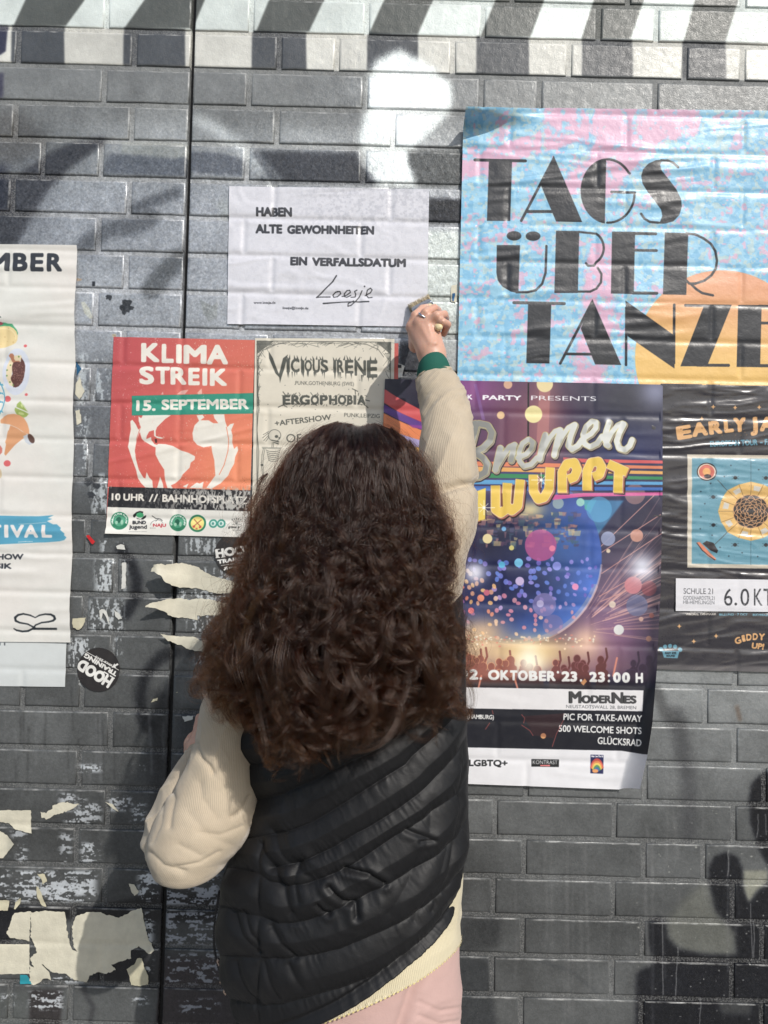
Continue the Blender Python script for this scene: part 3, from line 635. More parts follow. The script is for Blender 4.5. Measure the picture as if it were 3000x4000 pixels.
c.poly([(315, 1850), (350, 1820), (385, 1808), (420, 1815), (415, 1835), (350, 1850), (330, 1875), (315, 1870)], (30, 34, 34)); c.ell(385, 1850, 38, 26, (52, 168, 110)); c.poly([(345, 1878), (390, 1892), (420, 1865), (448, 1850), (445, 1872), (415, 1896), (360, 1892)], (30, 34, 34))
c.text('BUND', 312, 1942, 36, 446, (36, 38, 42), off=.03); c.text('jugend', 280, 1988, 40, 456, (36, 38, 42), off=.015); c.text('LANDESVERBAND BREMEN', 276, 2022, 9, 456, (110, 110, 110), off=.0)
c.line([(508, 1858), (545, 1885), (590, 1890), (610, 1905)], 7, (50, 52, 54)); c.line([(545, 1912), (575, 1885)], 5, (60, 62, 64)); c.arc(560, 1960, 68, 60, 190, 330, 4, (130, 130, 132)); c.text('NAJU', 520, 1968, 32, 650, (190, 44, 56), off=.02); c.text('Bremen', 488, 1985, 9, 545, (90, 90, 90))
c.ell(968, 1934, 88, 88, G2); c.ell(968, 1934, 68, 68, (236, 218, 118)); c.lines([[(935, 1895), (1000, 1965)], [(1005, 1900), (930, 1965)]], 9, (170, 90, 50)); c.poly([(918, 1960), (945, 1950), (945, 1975), (925, 1980)], (200, 60, 44)); c.poly([(985, 1965), (1005, 1955), (1010, 1978), (985, 1985)], (200, 60, 44)); c.poly([(950, 1980), (970, 1980), (970, 1996), (950, 1996)], (206, 96, 50))
for x in (1128, 1209):
    c.ell(x, 1936, 44, 44, (46, 146, 128)); c.ell(x, 1936, 27, 27, (206, 222, 214)); c.ell(x-3, 1936, 13, 15, (60, 140, 130))
for k in range(-2, 3): c.line([(1362, 1942), (1362+k*20, 1900-(2-abs(k))*6)], 3, (74, 80, 78)); c.ell(1362+k*22, 1896-(2-abs(k))*6, 5, 8, (90, 96, 94))
c.line([(1315, 1942), (1412, 1944)], 3, (74, 80, 78)); c.text('grüne', 1280, 1982, 24, 1362, (76, 80, 78), off=.012); c.text('s', 1376, 1983, 24, 1392, (76, 80, 78), off=.012); c.text('bremen', 1326, 2008, 14, 1412, (90, 94, 92), off=.0)
n = fbm(c.u/5, c.v/13, 6, 4); band = ss(1890, 1925, c.v)*(1-ss(1985, 2000, c.v))*ss(420, 900, c.u)
k = (ss(.60, .66, n+.16*band)*band*.95)[..., None]; c.a = c.a*(1-k)+np.array([188, 186, 180])*k
n = fbm(c.u/4, c.v/4, 16, 2); k = (ss(.80, .85, n)*.8*ss(.35, .6, fbm(c.u/60, c.v/60, 3, 2)))[..., None]; c.a = c.a*(1-k)+np.array([228, 215, 205])*k
clim = s.build('climate_strike_poster', paper_mat('poster_climate', c.image('print_climate'), c, .38, .45, .16, .05))
tag(clim, 'red climate strike poster with a white burning globe and green date bar', 'poster')

# ---- red sheet hidden behind the punk poster
s = Sheet([(1003, 1346), (1556, 1342), (1551, 2120), (984, 2122)], .0026, 6)
c = s.canvas(2, (196, 72, 60)); c.a[..., 1] += (20*ss(1350, 2000, c.v)).astype(np.float32); o = s.build('covered_red_poster', paper_mat('poster_under', c.image('print_under'), c, .4))
tag(o, 'red poster almost covered by the cream concert poster pasted over it', 'poster')

# ---- cream punk concert poster
s = Sheet([(998, 1323), (1541, 1325), (1532, 2098), (984, 2096)], .0044, 3)
s.Y -= wrink(s.X, s.Z, 23, .0016, 2.2, 13, -.1, .66, .5)
c = s.canvas(.75, (214, 207, 190)); c.org(980, 1300, 2.37); I = (84, 86, 80)
c.lines([[(60, 1540), (60, 80), (1294, 92), (1290, 440), (1240, 640)]], 7, I); c.poly([(62, 82), (210, 84), (62, 200)], I, .8); c.poly([(1160, 90), (1292, 92), (1290, 200)], I, .8)
for i in range(70):
    t = RNG.random(); x = 60+t*1230; y = 88; c.line([(x, y+RNG.uniform(0, 20)), (x+RNG.uniform(-150, 150), y+RNG.uniform(10, 70)*(.5+2*abs(t-.5)))], RNG.uniform(2, 4), I, .9)
for i in range(90):
    t = RNG.random(); sd = RNG.random() < .5; x = 66 if sd else 1288; y = 90+t*600; q_ = (1 if sd else -1)
    c.line([(x, y), (x+q_*RNG.uniform(10, 70)*(1.2-t), y+RNG.uniform(-110, 110))], RNG.uniform(2, 4), I, .9)
c.lines([[(75, 230), (110, 170), (200, 120), (330, 96)], [(75, 230), (62, 420), (75, 700), (60, 900), (76, 1100), (66, 1400)], [(1230, 230), (1180, 160), (1080, 115), (960, 96)]], 5, I)
for i in range(46): c.ell(RNG.uniform(80, 1230), RNG.uniform(130, 880), 4, 4, I, n=6)
def jag(ch, x0, x1, y, h, skew=0, col=I):
    c.text(ch, x0, y, h, x1, col, off=.035)
    for i in range(3):
        x = RNG.uniform(x0+6, x1-6); c.poly([(x-6, y-6), (x+6, y-6), (x+1, y+RNG.uniform(20, 70))], col)
    for i in range(2): x = RNG.uniform(x0, x1); c.poly([(x-9, y-h+10), (x+9, y-h+12), (x+RNG.uniform(-18, 18), y-h-RNG.uniform(12, 40))], col)
c.poly([(165, 170), (205, 235), (240, 330), (262, 385), (300, 240), (345, 205), (322, 300), (285, 420), (272, 470), (264, 415), (230, 380), (170, 240)], I)
for ch, x0, x1, y, h in (('I', 332, 362, 370, 130), ('C', 372, 452, 368, 132), ('I', 466, 496, 372, 120), ('O', 500, 566, 360, 110), ('U', 574, 640, 372, 130), ('S', 646, 716, 368, 120), ('I', 764, 790, 372, 120), ('R', 798, 862, 372, 124), ('E', 872, 950, 380, 132), ('N', 960, 1066, 400, 150), ('E', 1074, 1172, 420, 172)): jag(ch, x0, x1, y, h)
c.text('PUNK,GOTHENBURG (SWE)', 414, 484, 36, 954, I, y2=494, off=.0)
for ch, x0, x1 in zip('ERGOPHOBIA', (296, 376, 452, 556, 640, 726, 806, 892, 950, 985), (368, 462, 548, 632, 714, 800, 884, 945, 976, 1062)):
    c.text(ch, x0, 668, 92, x1, I, off=.05)
for i in range(70):
    x = RNG.uniform(290, 1060); y = RNG.choice([582, 668]); c.line([(x, y), (x+RNG.uniform(-30, 30), y+RNG.uniform(-26, 26))], RNG.uniform(3, 7), I)
c.lines([[(255, 690), (320, 660), (540, 664)], [(1020, 640), (1085, 696)], [(300, 550), (330, 590)], [(940, 522), (990, 545)], [(965, 530), (968, 572)], [(1062, 625), (1098, 634)]], 8, I)
c.text('+AFTERSHOW', 228, 866, 52, 746, I, y2=806, off=.004); c.text('PUNK,LEIPZIG', 864, 780, 38, 1192, I, y2=792, off=.0)
c.text('OF', 330, 1015, 80, 470, I, off=-.006)
c.ell(222, 952, 60, 56, I); c.ell(222, 952, 55, 51, (206, 200, 184)); c.ell(240, 962, 16, 14, I); c.ell(266, 976, 8, 9, I); c.poly([(190, 990), (262, 1005), (258, 1036), (212, 1018)], I); c.lines([[(205, 1006), (258, 1020)]], 8, (206, 200, 184))
c.lines([[(165, 915), (118, 945)], [(162, 930), (112, 975)], [(165, 950), (122, 1000)], [(170, 965), (140, 1006)]], 5, I)
c.lines([[(200, 1015), (196, 1060)], [(212, 1018), (210, 1060)], [(105, 1060), (280, 1066)], [(110, 1070), (280, 1076)]], 4, I)
for k in range(6): c.arc(210, 1085+k*18, 64-k*4, 16, 0, 180, 4, I)
c.lines([[(120, 1070), (106, 1130), (100, 1220), (112, 1330)], [(134, 1072), (120, 1140), (114, 1220), (122, 1330)]], 4, I); c.ell(106, 1225, 14, 10, I)
o = s.build('concert_poster', paper_mat('poster_punk', c.image('print_punk'), c, .5, .35, .1)); tag(o, 'cream concert poster with jagged lettering and a skeleton behind the head', 'poster')

# ---- white slogan poster that is being pasted
s = Sheet([(897, 730), (1676, 742), (1668, 1278), (889, 1267)], .003, 2.6, .0022)
s.Y -= wrink(s.X, s.Z, 31, .0018, 7, 8, 1.35, .72, .55)+wrink(s.X, s.Z, 35, .0014, 3, 14, .05, .7, .55)
s.Y += .0006*(fbm(s.X*30, s.Z*30, 33, 3)-.5)
c = s.canvas(.75, (214, 214, 222)); k = (ss(.44, .64, fbm(c.u/9, c.v/9, 5, 3))*ss(1050, 1300, c.u)*(1-ss(850, 905, c.v))*.35)[..., None]; c.a = c.a*(1-k)+np.array([164, 166, 176])*k
k = (ss(.5, .7, fbm(c.u/14, c.v/14, 6, 4))*.14)[..., None]; c.a = c.a*(1-k)+np.array([176, 178, 188])*k
c.org(850, 700, 1.843); I = (62, 62, 66)
c.text('HABEN', 278, 272, 70, 536, I, y2=274, off=.06); c.text('ALTE', 274, 395, 70, 466, I, y2=397, off=.06); c.text('GEWOHNHEITEN', 502, 398, 66, 1126, I, y2=404, off=.06)
c.text('EIN', 524, 626, 68, 646, I, y2=627, off=.06); c.text('VERFALLSDATUM', 680, 629, 66, 1354, I, y2=637, off=.06)
J = (48, 48, 52)
c.line([(856, 698), (830, 740), (790, 780), (745, 825), (712, 854), (740, 850), (810, 850)], [10, 9, 8, 8, 8, 8, 9], J)
c.line([(880, 812), (850, 816), (830, 836), (836, 852), (862, 848), (886, 826), (880, 812), (862, 812)], 7, J)
c.line([(896, 846), (930, 836), (956, 818), (952, 804), (932, 806), (912, 828), (912, 846), (930, 852), (958, 838)], 7, J)
c.line([(1004, 802), (986, 812), (994, 830), (990, 850), (960, 852)], 7, J); c.line([(1040, 806), (1020, 850), (996, 880), (960, 912), (938, 918), (940, 898), (980, 880)], 7, J); c.ell(1058, 776, 6, 6, J)
c.line([(1062, 840), (1100, 820), (1112, 800), (1100, 788), (1078, 802), (1070, 836), (1086, 856), (1112, 852)], 7, J)
c.line([(762, 898), (900, 888), (1088, 884)], [11, 7, 10], J)
c.text('www.loesje.de', 262, 900, 18, 418, (96, 96, 102), y2=900, off=.006); c.text('loesje@loesje.de', 470, 938, 18, 654, (96, 96, 102), y2=940, off=.006)
o = s.build('slogan_poster', paper_mat('poster_slogan', c.image('print_slogan'), c, .28, .5, .2, .25)); tag(o, 'wet white slogan poster with three lines of black capitals and a signature', 'poster')
# ---- pink and blue dance poster, upper right
s = Sheet([(1810, 424), (3362, 444), (3350, 1512), (1785, 1497)], .0062, 3.2, .0019)
s.Y -= wrink(s.X, s.Z, 41, .0022, 2.0, 12, -.04, .6, .47)+wrink(s.X, s.Z, 47, .0016, 3.0, 24, .12, .6, .5)+.0008*(fbm(s.X*40, s.Z*40, 43, 3)-.5)
cd = ss(.24, 0, s.a*1.0)*ss(.085, 0, s.b)          # top left corner has come loose and rolls forward
s.Y -= .050*cd**1.2; s.Z -= .028*cd**1.1
def reproject(s):
    u_, v_ = PX(np.stack([s.X, s.Y, s.Z], -1)); q_ = W3(u_, v_); s.X0, s.Z0 = q_[..., 0], q_[..., 2]
reproject(s)
c = s.canvas(.85, (148, 200, 226))
n = fbm(c.u/70, c.v/60, 1, 3); f = fbm(c.u/20, c.v/20, 2, 3); w = n*.55+f*.45
pk = np.array([214, 168, 196]); bl = np.array([142, 198, 226]); bl2 = np.array([112, 180, 218]); cr = np.array([206, 210, 196])
big = ss(.49, .53, fbm(c.u/240+3.3, c.v/230+1.2, 5, 2)+.10*(f-.5))
band = np.exp(-(((c.u-2450)+(c.v-560)*.9)/130)**2)*(c.v < 760)+np.exp(-(((c.v-560)+.35*(c.u-2100))/48)**2)*(c.u < 2300)+np.exp(-(((c.u-2330)-(1240-c.v)*.12)/70)**2)*(c.v > 950)+ss(2080, 2160, c.u)*(1-ss(2250, 2300, c.u))*np.exp(-((c.v-450)/40)**2)+ss(2300, 2340, c.u)*(1-ss(2700, 2760, c.u))*np.exp(-((c.v-470)/60)**2)
P_ = np.clip(ss(.35, .6, band+.5*(f-.5)), 0, 1)
sm = ss(.60, .66, fbm(c.u/17, c.v/17, 8, 2)*.6+n*.4)
base = bl*(1-ss(.45, .6, f)[..., None])+bl2*ss(.45, .6, f)[..., None]
k = ss(.60, .66, fbm(c.u/15, c.v/15, 12, 2))[..., None]*.55; base = base*(1-k)+cr*k
k = np.clip(P_*ss(.30, .62, f+.25*n)+sm*.8, 0, 1)[..., None]; c.a[:] = base*(1-k)+pk*k
c.org(2000, 1080, 1.659); sx, sy, sr = 2820, 1395, 340          # orange sun
d = np.hypot(c.u-sx, c.v-sy); m = ss(sr+1.5, sr-1.5, d)[..., None]
t = ss(1060, 1460, c.v-.12*(c.u-2800))[..., None]; og = np.array([222, 152, 108])*(1-t)+np.array([232, 186, 96])*t; c.a = c.a*(1-m)+og*m
K = (44, 46, 52)
c.org(1800, 560, 1.8433)
c.line([(102, 119), (465, 126)], 22, K); c.poly([(202, 125), (369, 128), (355, 558), (188, 557)], K)
c.poly([(668, 88), (874, 567), (686, 562), (575, 298)], K); c.line([(668, 110), (435, 556)], 19, K); c.line([(480, 490), (670, 490)], 22, K)
def arcp(x, y, rx, ry, a0, a1, n=30): a = np.radians(np.linspace(a0, a1, n)); return [(x+rx*math.cos(t), y+ry*math.sin(t)) for t in a]
c.poly([(1046, 108)]+arcp(1062, 342, 200, 236, 262, 98)+[(1036, 575)], K); c.line(arcp(1052, 340, 190, 226, -90, -35)+[(1216, 216)], 17, K); c.line([(1084, 349), (1252, 354)], 19, K); c.line([(1250, 358)]+arcp(1060, 358, 190, 212, 8, 92), 16, K)
c.poly([(1452, 116), (1400, 122), (1350, 145), (1312, 185), (1298, 235), (1308, 290), (1345, 350), (1400, 420), (1440, 475), (1450, 520), (1435, 560), (1410, 576), (1470, 577), (1530, 560), (1572, 515), (1590, 455), (1585, 400), (1550, 330), (1490, 250), (1445, 195), (1434, 155)], K)
c.line([(1440, 122), (1490, 124), (1530, 140), (1564, 172)], 17, K); c.line([(1297, 506), (1320, 540), (1360, 565), (1420, 570)], 17, K)
c.ell(383, 665, 53, 34, K); c.ell(520, 667, 53, 34, K)
c.poly([(259, 731), (426, 732), (414, 1078), (360, 1066), (300, 1030), (266, 985), (256, 930)], K); c.line([(616, 738), (610, 930), (585, 1010), (540, 1056), (480, 1070), (400, 1070)], 17, K)
c.poly([(685, 628), (852, 630), (842, 1076), (673, 1076)], K); c.line([(850, 637), (930, 645)]+arcp(920, 752, 108, 118, -60, 60)+[(958, 880), (915, 880), (900, 862)], 16, K); c.line([(985, 895), (1012, 940), (1008, 1000), (975, 1045), (930, 1066), (840, 1066)], 16, K)
c.poly([(1088, 634), (1254, 636), (1244, 1084), (1080, 1080)], K); c.line([(1250, 647), (1402, 650)], 22, K); c.line([(1250, 768), (1408, 771)], 20, K); c.line([(1240, 1076), (1410, 1078)], 22, K)
c.poly([(1468, 640), (1636, 645), (1622, 1090), (1454, 1086)], K)
c.org(2000, 1080, 1.659)
c.org(0, 0, 1); c.line([(2680, 911), (2715, 915), (2748, 931), (2776, 952), (2793, 980), (2800, 1018), (2795, 1048), (2778, 1075), (2750, 1096), (2715, 1107), (2692, 1107), (2680, 1095)], 9.5, K); c.line([(2698, 1108), (2718, 1128), (2742, 1144), (2784, 1153)], 9.5, K); c.org(2000, 1080, 1.659)
c.line([(12, 168), (338, 174)], 20, K); c.poly([(104, 172), (254, 176), (242, 562), (92, 560)], K)
c.poly([(520, 145), (707, 572), (538, 568), (445, 335)], K); c.line([(518, 165), (312, 562)], 17, K); c.line([(350, 500), (520, 502)], 18, K)
c.poly([(734, 155), (1050, 380), (1052, 595), (748, 385)], K); c.line([(740, 200), (738, 572)], 16, K); c.line([(1050, 182), (1048, 560)], 17, K)
c.line([(1122, 186), (1410, 190)], 17, K); c.poly([(1246, 180), (1422, 182), (1262, 580), (1090, 580)], K); c.line([(1200, 573), (1402, 574)], 19, K)
c.poly([(1464, 183), (1616, 184), (1606, 586), (1454, 584)], K); c.line([(1600, 192), (1790, 196)], 20, K); c.line([(1600, 300), (1790, 302)], 18, K); c.line([(1600, 576), (1790, 578)], 20, K)
dance = s.build('dance_poster', paper_mat('poster_dance', c.image('print_dance'), c, .40, .45, .26, .08)); tag(dance, 'large pink and blue dance poster with an orange sun and black art deco capitals', 'poster')

# ---- dark disco party poster
s = Sheet([(1504, 1483), (2589, 1508), (2524, 3086), (1440, 3042)], .0078, 3.4, .0016)
# the right edge drifts inwards towards the foot, where the corner peels away from the wall
bb = np.linspace(0, 1, s.nr); epx = np.interp(bb, [0, .27, .5, .7, .84, .92, 1], [2589, 2588, 2581, 2566, 2548, 2528, 2500]); evp = 1508+1574*bb
lf = .046*ss(.60, 1, bb)**1.15; fpx = epx-14-72*ss(.55, 1, bb)
E_ = W3(epx, evp, -(.0078+lf)); F_0 = W3(fpx, evp-(fpx*0+3)); A0 = .925
l0 = np.stack([s.X[:, 0], s.Y[:, 0], s.Z[:, 0]], 1)
for j in range(s.nc):
    a_ = s.a[0, j]
    if a_ <= A0: t_ = a_/A0; s.X[:, j] = l0[:, 0]+(F_0[:, 0]-l0[:, 0])*t_; s.Z[:, j] = l0[:, 2]+(F_0[:, 2]-l0[:, 2])*t_; s.Y[:, j] = -.0078+.0016*joint_depth(s.X[:, j].copy(), s.Z[:, j].copy())
    else: t_ = (a_-A0)/(1-A0); s.X[:, j] = F_0[:, 0]+(E_[:, 0]-F_0[:, 0])*t_; s.Z[:, j] = F_0[:, 2]+(E_[:, 2]-F_0[:, 2])*t_; s.Y[:, j] = -.0078-lf*t_**1.5
s.Y -= (wrink(s.X, s.Z, 51, .0012, 9, 3, 1.5, .6, .45)+.0016*(vn(s.X*16, s.Z*2.5, 5)-.5)*ss(.3, .9, s.b))*ss(1, .9, s.a)
reproject(s)
c = s.canvas(.85, (44, 44, 70)); U, V_ = c.u, c.v
t = ss(1500, 2600, U)[..., None]; c.a[:] = np.array([72, 44, 104])*(1-t)+np.array([46, 48, 66])*t
c.org(0, 0, 1)
c.glow(1840, 1520, 130, (146, 62, 150), .8, 90); c.glow(2060, 1700, 210, (140, 76, 90), .75, 260); c.glow(2130, 1640, 60, (206, 128, 116), .5, 200); c.glow(2500, 1780, 260, (44, 56, 112), .8, 220); c.glow(2480, 1560, 200, (52, 52, 62), .8, 110); c.glow(2560, 1530, 60, (150, 156, 186), .8)
c.poly([(2108, 1500), (2150, 1500), (2140, 1780), (2092, 1790)], (190, 120, 116), .55); c.poly([(1850, 1500), (1862, 1500), (1895, 1640), (1882, 1640)], (130, 90, 160), .6); c.line([(2064, 1498), (2062, 1850)], 6, (20, 18, 22))
for x, y, r, k in ((1984, 1502, 17, (206, 160, 130)), (2128, 1500, 32, (226, 206, 150)), (1956, 1622, 15, (216, 178, 128)), (2084, 1618, 34, (230, 216, 150))): c.ell(x, y, r, r, k)
c.org(1750, 1450, 1.843); Wt = (236, 236, 240)
c.text('K', 140, 203, 36, 176, Wt, off=.03); c.text('PARTY', 250, 206, 36, 528, Wt, y2=210, off=.03); c.text('PRESENTS', 598, 208, 34, 1066, Wt, y2=214, off=-.004)
# lower part: ball, rays and crowd
c.org(0, 0, 1)
yy = ss(2450, 2620, V_)[..., None]*(1-ss(2600, 2660, V_))[..., None]; c.a = c.a*(1-.5*yy)+np.array([190, 130, 110])*.5*yy
c.glow(2480, 2480, 260, (176, 112, 160), .8, 160); c.glow(2440, 2300, 160, (150, 120, 150), .6, 160); c.glow(2560, 2250, 90, (60, 50, 70), .8, 500)
for i in range(60):
    a = RNG.uniform(-62, 12); r0 = RNG.uniform(60, 200); x0, y0 = 2250, 2460; ca, sa = math.cos(math.radians(a)), math.sin(math.radians(a)); r1 = RNG.uniform(350, 700)
    c.line([(x0+r0*ca, y0+r0*sa), (x0+r1*ca, y0+r1*sa)], RNG.uniform(1, 5), (226, 170, 160), RNG.uniform(.15, .6))
for x0, y0, x1, y1 in ((2320, 2160, 2560, 1930), (2330, 2170, 2580, 2010), (2350, 2240, 2590, 2080), (2340, 2330, 2590, 2190), (2345, 2350, 2590, 2250)): c.line([(x0, y0), (x1, y1)], 3, (214, 150, 140), .9)
c.soft([(2200, 1952), (2437, 1955), (2318, 2112), (2290, 2095), (2200, 1985)], 3, (52, 120, 168), .9); c.poly([(2200, 1952), (2330, 1953), (2280, 2060), (2200, 1985)], (70, 180, 190), .6)
bx, by, br = 2012, 2178, 338
d = np.hypot(U-bx, V_-by)/br; m = ss(1.006, .994, d)[..., None]; q1 = ss(-1, .9, (U-bx)/br)[..., None]; q2 = ss(-.9, .9, (V_-by)/br)[..., None]
ball = (np.array([72, 46, 70])*(1-q1)+np.array([30, 58, 128])*q1)*(1-q2)+(np.array([18, 26, 84])*(1-q1)+np.array([34, 88, 172])*q1)*q2; ball = ball*(.62+.55*ss(.25, 1, d)[..., None])*(.85+.3*fbm(U/60, V_/60, 77, 3)[..., None])
c.a = c.a*(1-m)+ball*m
c.glow(2190, 2150, 70, (190, 60, 130), 0); c.glow(1990, 2260, 150, (16, 24, 78), .75, 130); c.glow(2180, 2110, 110, (40, 110, 190), .55, 120); c.arc(bx, by, br-6, br-6, 20, 110, 22, (240, 190, 170), .35)
for i in range(150):                                             # shards over the dome
    x, y = RNG.uniform(1850, 2250), RNG.uniform(1990, 2130); w_, h_ = RNG.uniform(8, 34), RNG.uniform(6, 26)
    if np.hypot(x-bx, y-by) < br*.97: c.poly([(x, y), (x+w_, y+RNG.uniform(-4, 4)), (x+w_-4, y+h_), (x+2, y+h_)], [(190, 130, 120), (60, 90, 110), (150, 100, 110), (90, 60, 90), (216, 190, 130), (70, 66, 110)][i % 6], .55)
c.glow(2070, 1990, 60, (236, 216, 150), .8, 34)
for rr in np.linspace(.16, .97, 13):                             # light dots in rings
    n_ = int(5+rr*34)
    for j in range(n_):
        a = 2*math.pi*(j+RNG.uniform(-.42, .42))/n_+rr*5; rq = rr+RNG.uniform(-.035, .035); x, y = bx+br*rq*math.cos(a), by+70+(br-70)*rq*math.sin(a)
        if RNG.random() < .18: continue
        if y < 2180 or np.hypot(x-bx, y-by) > br*.975: continue
        wv = (y-2200)/300; wm = max(0, (2050-x)/300)
        pal = [(70, 110, 206), (96, 110, 206), (136, 126, 214), (104, 90, 190)] if wv+wm*.6 < .5 else [(206, 140, 160), (170, 140, 200), (230, 190, 170), (206, 120, 150)]
        if wm > .4 and wv > .2: pal = [(222, 120, 96), (232, 176, 110), (214, 150, 120), (150, 90, 160)]
        k = (1-.35*rr); c.ell(x, y, 12*k, 11*k*(.7+.3*RNG.random()), pal[RNG.integers(4)], .9, RNG.uniform(0, 2), n=14)
for x, y, r, k in ((1960, 2206, 13, (60, 170, 214)), (2026, 2198, 17, (96, 186, 226)), (2175, 2211, 17, (120, 130, 214)), (2247, 2292, 13, (220, 130, 180)), (2030, 2270, 17, (190, 170, 214)), (1840, 2385, 12, (222, 90, 110)), (1901, 2315, 12, (190, 80, 110)), (1878, 2336, 14, (224, 128, 100)), (1968, 2066, 9, (80, 150, 200)), (1904, 2104, 19, (222, 206, 150)), (1998, 2140, 10, (200, 190, 110))): c.ell(x, y, r, r, k)
for x, y, r, k, al in ((2112, 2130, 62, (176, 66, 134), .85), (2157, 2142, 12, (220, 110, 150), 1), (2126, 2362, 46, (130, 116, 176), .75), (2110, 2358, 14, (176, 170, 214), .9), (2160, 2440, 40, (140, 110, 160), .5), (2375, 2104, 28, (140, 150, 186), .9), (2487, 2092, 25, (200, 140, 120), .9), (2376, 2152, 8, (216, 196, 170), 1), (2473, 2286, 34, (206, 120, 130), .9), (2535, 2298, 30, (150, 60, 70), .6), (2488, 2365, 42, (110, 120, 160), .7), (2392, 2361, 13, (226, 206, 190), 1), (2417, 2460, 20, (240, 240, 236), 1), (2534, 2495, 11, (206, 140, 110), 1), (2504, 2418, 9, (230, 180, 160), 1), (2545, 2404, 10, (170, 90, 80), 1), (2267, 1962, 16, (150, 206, 190), .9), (2295, 1982, 12, (60, 170, 160), .9), (2480, 1930, 40, (206, 150, 140), .5), (2340, 1990, 50, (70, 160, 210), .6), (2180, 1966, 22, (150, 170, 170), .8)): c.ell(x, y, r, r, k, al)
c.glow(1855, 2237, 42, (226, 226, 240), .95); c.glow(2508, 2215, 52, (224, 226, 240), .95); c.arc(bx, by, br, br, 5, 60, 8, (236, 200, 200), .5)
c.glow(2068, 2580, 70, (255, 250, 220), 1, 50); c.glow(2060, 2540, 230, (250, 214, 140), .85, 60); c.glow(1850, 2500, 110, (248, 214, 160), .8, 90); c.glow(1900, 2460, 70, (240, 190, 140), .5, 40); c.glow(2290, 2500, 60, (244, 200, 170), .8, 60)
for i in range(90):
    x = RNG.uniform(1810, 2330); y = RNG.normal(2500, 12); c.ell(x, y, RNG.uniform(2, 6), RNG.uniform(2, 5), [(250, 220, 180), (226, 130, 110), (246, 240, 220)][i % 3], .8, n=8)
for i in range(70):                                             # crowd
    x = RNG.uniform(1450, 2570); y = RNG.uniform(2570, 2640); w_ = RNG.uniform(9, 16); dk = [(150, 84, 70), (120, 64, 62), (104, 52, 52), (70, 44, 64)][min(3, int((x-1800)/200)) if x > 1800 else 0]
    lt = [(232, 164, 110), (214, 130, 100), (150, 90, 96), (96, 66, 100)][min(3, int(max(0, x-1800)/200))]
    c.ell(x, y, w_+3, w_+5, lt, .6); c.ell(x, y, w_, w_+2, dk); c.poly([(x-w_*1.7, y+90), (x-w_*1.5, y+24), (x-w_*.5, y+12), (x+w_*.5, y+12), (x+w_*1.5, y+24), (x+w_*1.7, y+90)], dk)
    if i % 3 == 0: c.line([(x+w_, y+20), (x+w_*2, y-10), (x+w_*1.6, y-44)], 8, dk)
c.glow(2068, 2580, 46, (255, 250, 226), .95, 60)
m = ss(2630, 2690, V_)[..., None]*.92; c.a = c.a*(1-m)+np.array([26, 26, 36])*m
m = ss(2300, 2560, U)[..., None]*ss(2250, 2600, V_)[..., None]*.5; c.a = c.a*(1-m)+np.array([34, 34, 54])*m
m = ss(2556, 2590, U+.06*(V_-1900))[..., None]*.35*ss(1900, 2300, V_)[..., None]; c.a = c.a*(1-m)+np.array([28, 28, 40])*m
for a_, b_ in (((1880, 2640), (1866, 2700)), ((2010, 2650), (2022, 2690)), ((2410, 2570), (2395, 2640))): c.line([a_, b_], 7, (222, 130, 100), .8)
# rainbow bars
for y0, y1, k, x0 in ((1772, 1805, (214, 70, 74), 2200), (1792, 1826, (226, 120, 70), 1500), (1812, 1847, (232, 166, 70), 1500), (1840, 1868, (40, 140, 84), 1500), (1868, 1888, (74, 160, 214), 1500), (1894, 1910, (50, 110, 196), 1500), (1930, 1929, (206, 60, 140), 2110)):
    yl = np.interp(x0, [1500, 2589], [y0+ (12 if y0 < 1930 else 40), y1]); 
    c.line([(x0, yl), (2280, np.interp(2280, [1500, 2589], [y0+12, y1])), (2592, y1)], [22, 14, 12], k, .95, False)
c.glow(1500, 1640, 90, (60, 40, 90), .5, 300)
# the left strip of the sheet, beside the sleeve
c.poly([(1490, 1480), (1660, 1480), (1680, 2000), (1490, 2000)], (40, 38, 58)); 
c.org(980, 1300, 2.37)
for k, (a_, b_, h_) in (((206, 60, 64), (515, 720, 130)), ((92, 50, 140), (660, 830, 72)), ((228, 120, 48), (742, 905, 130)), ((168, 156, 206), (880, 1000, 90)), ((226, 166, 50), (980, 1070, 130))):
    xs = np.linspace(1225, 1620, 12); t_ = np.clip((xs-1240)/350, 0, 2); ys = a_+(b_-a_)*(.25*t_+.75*t_**.8); c.poly(np.r_[np.stack([xs, ys], 1), np.stack([xs, ys+h_], 1)[::-1]], k)
c.poly([(1460, 850), (1600, 860), (1590, 890), (1500, 880)], (150, 50, 150), .8)
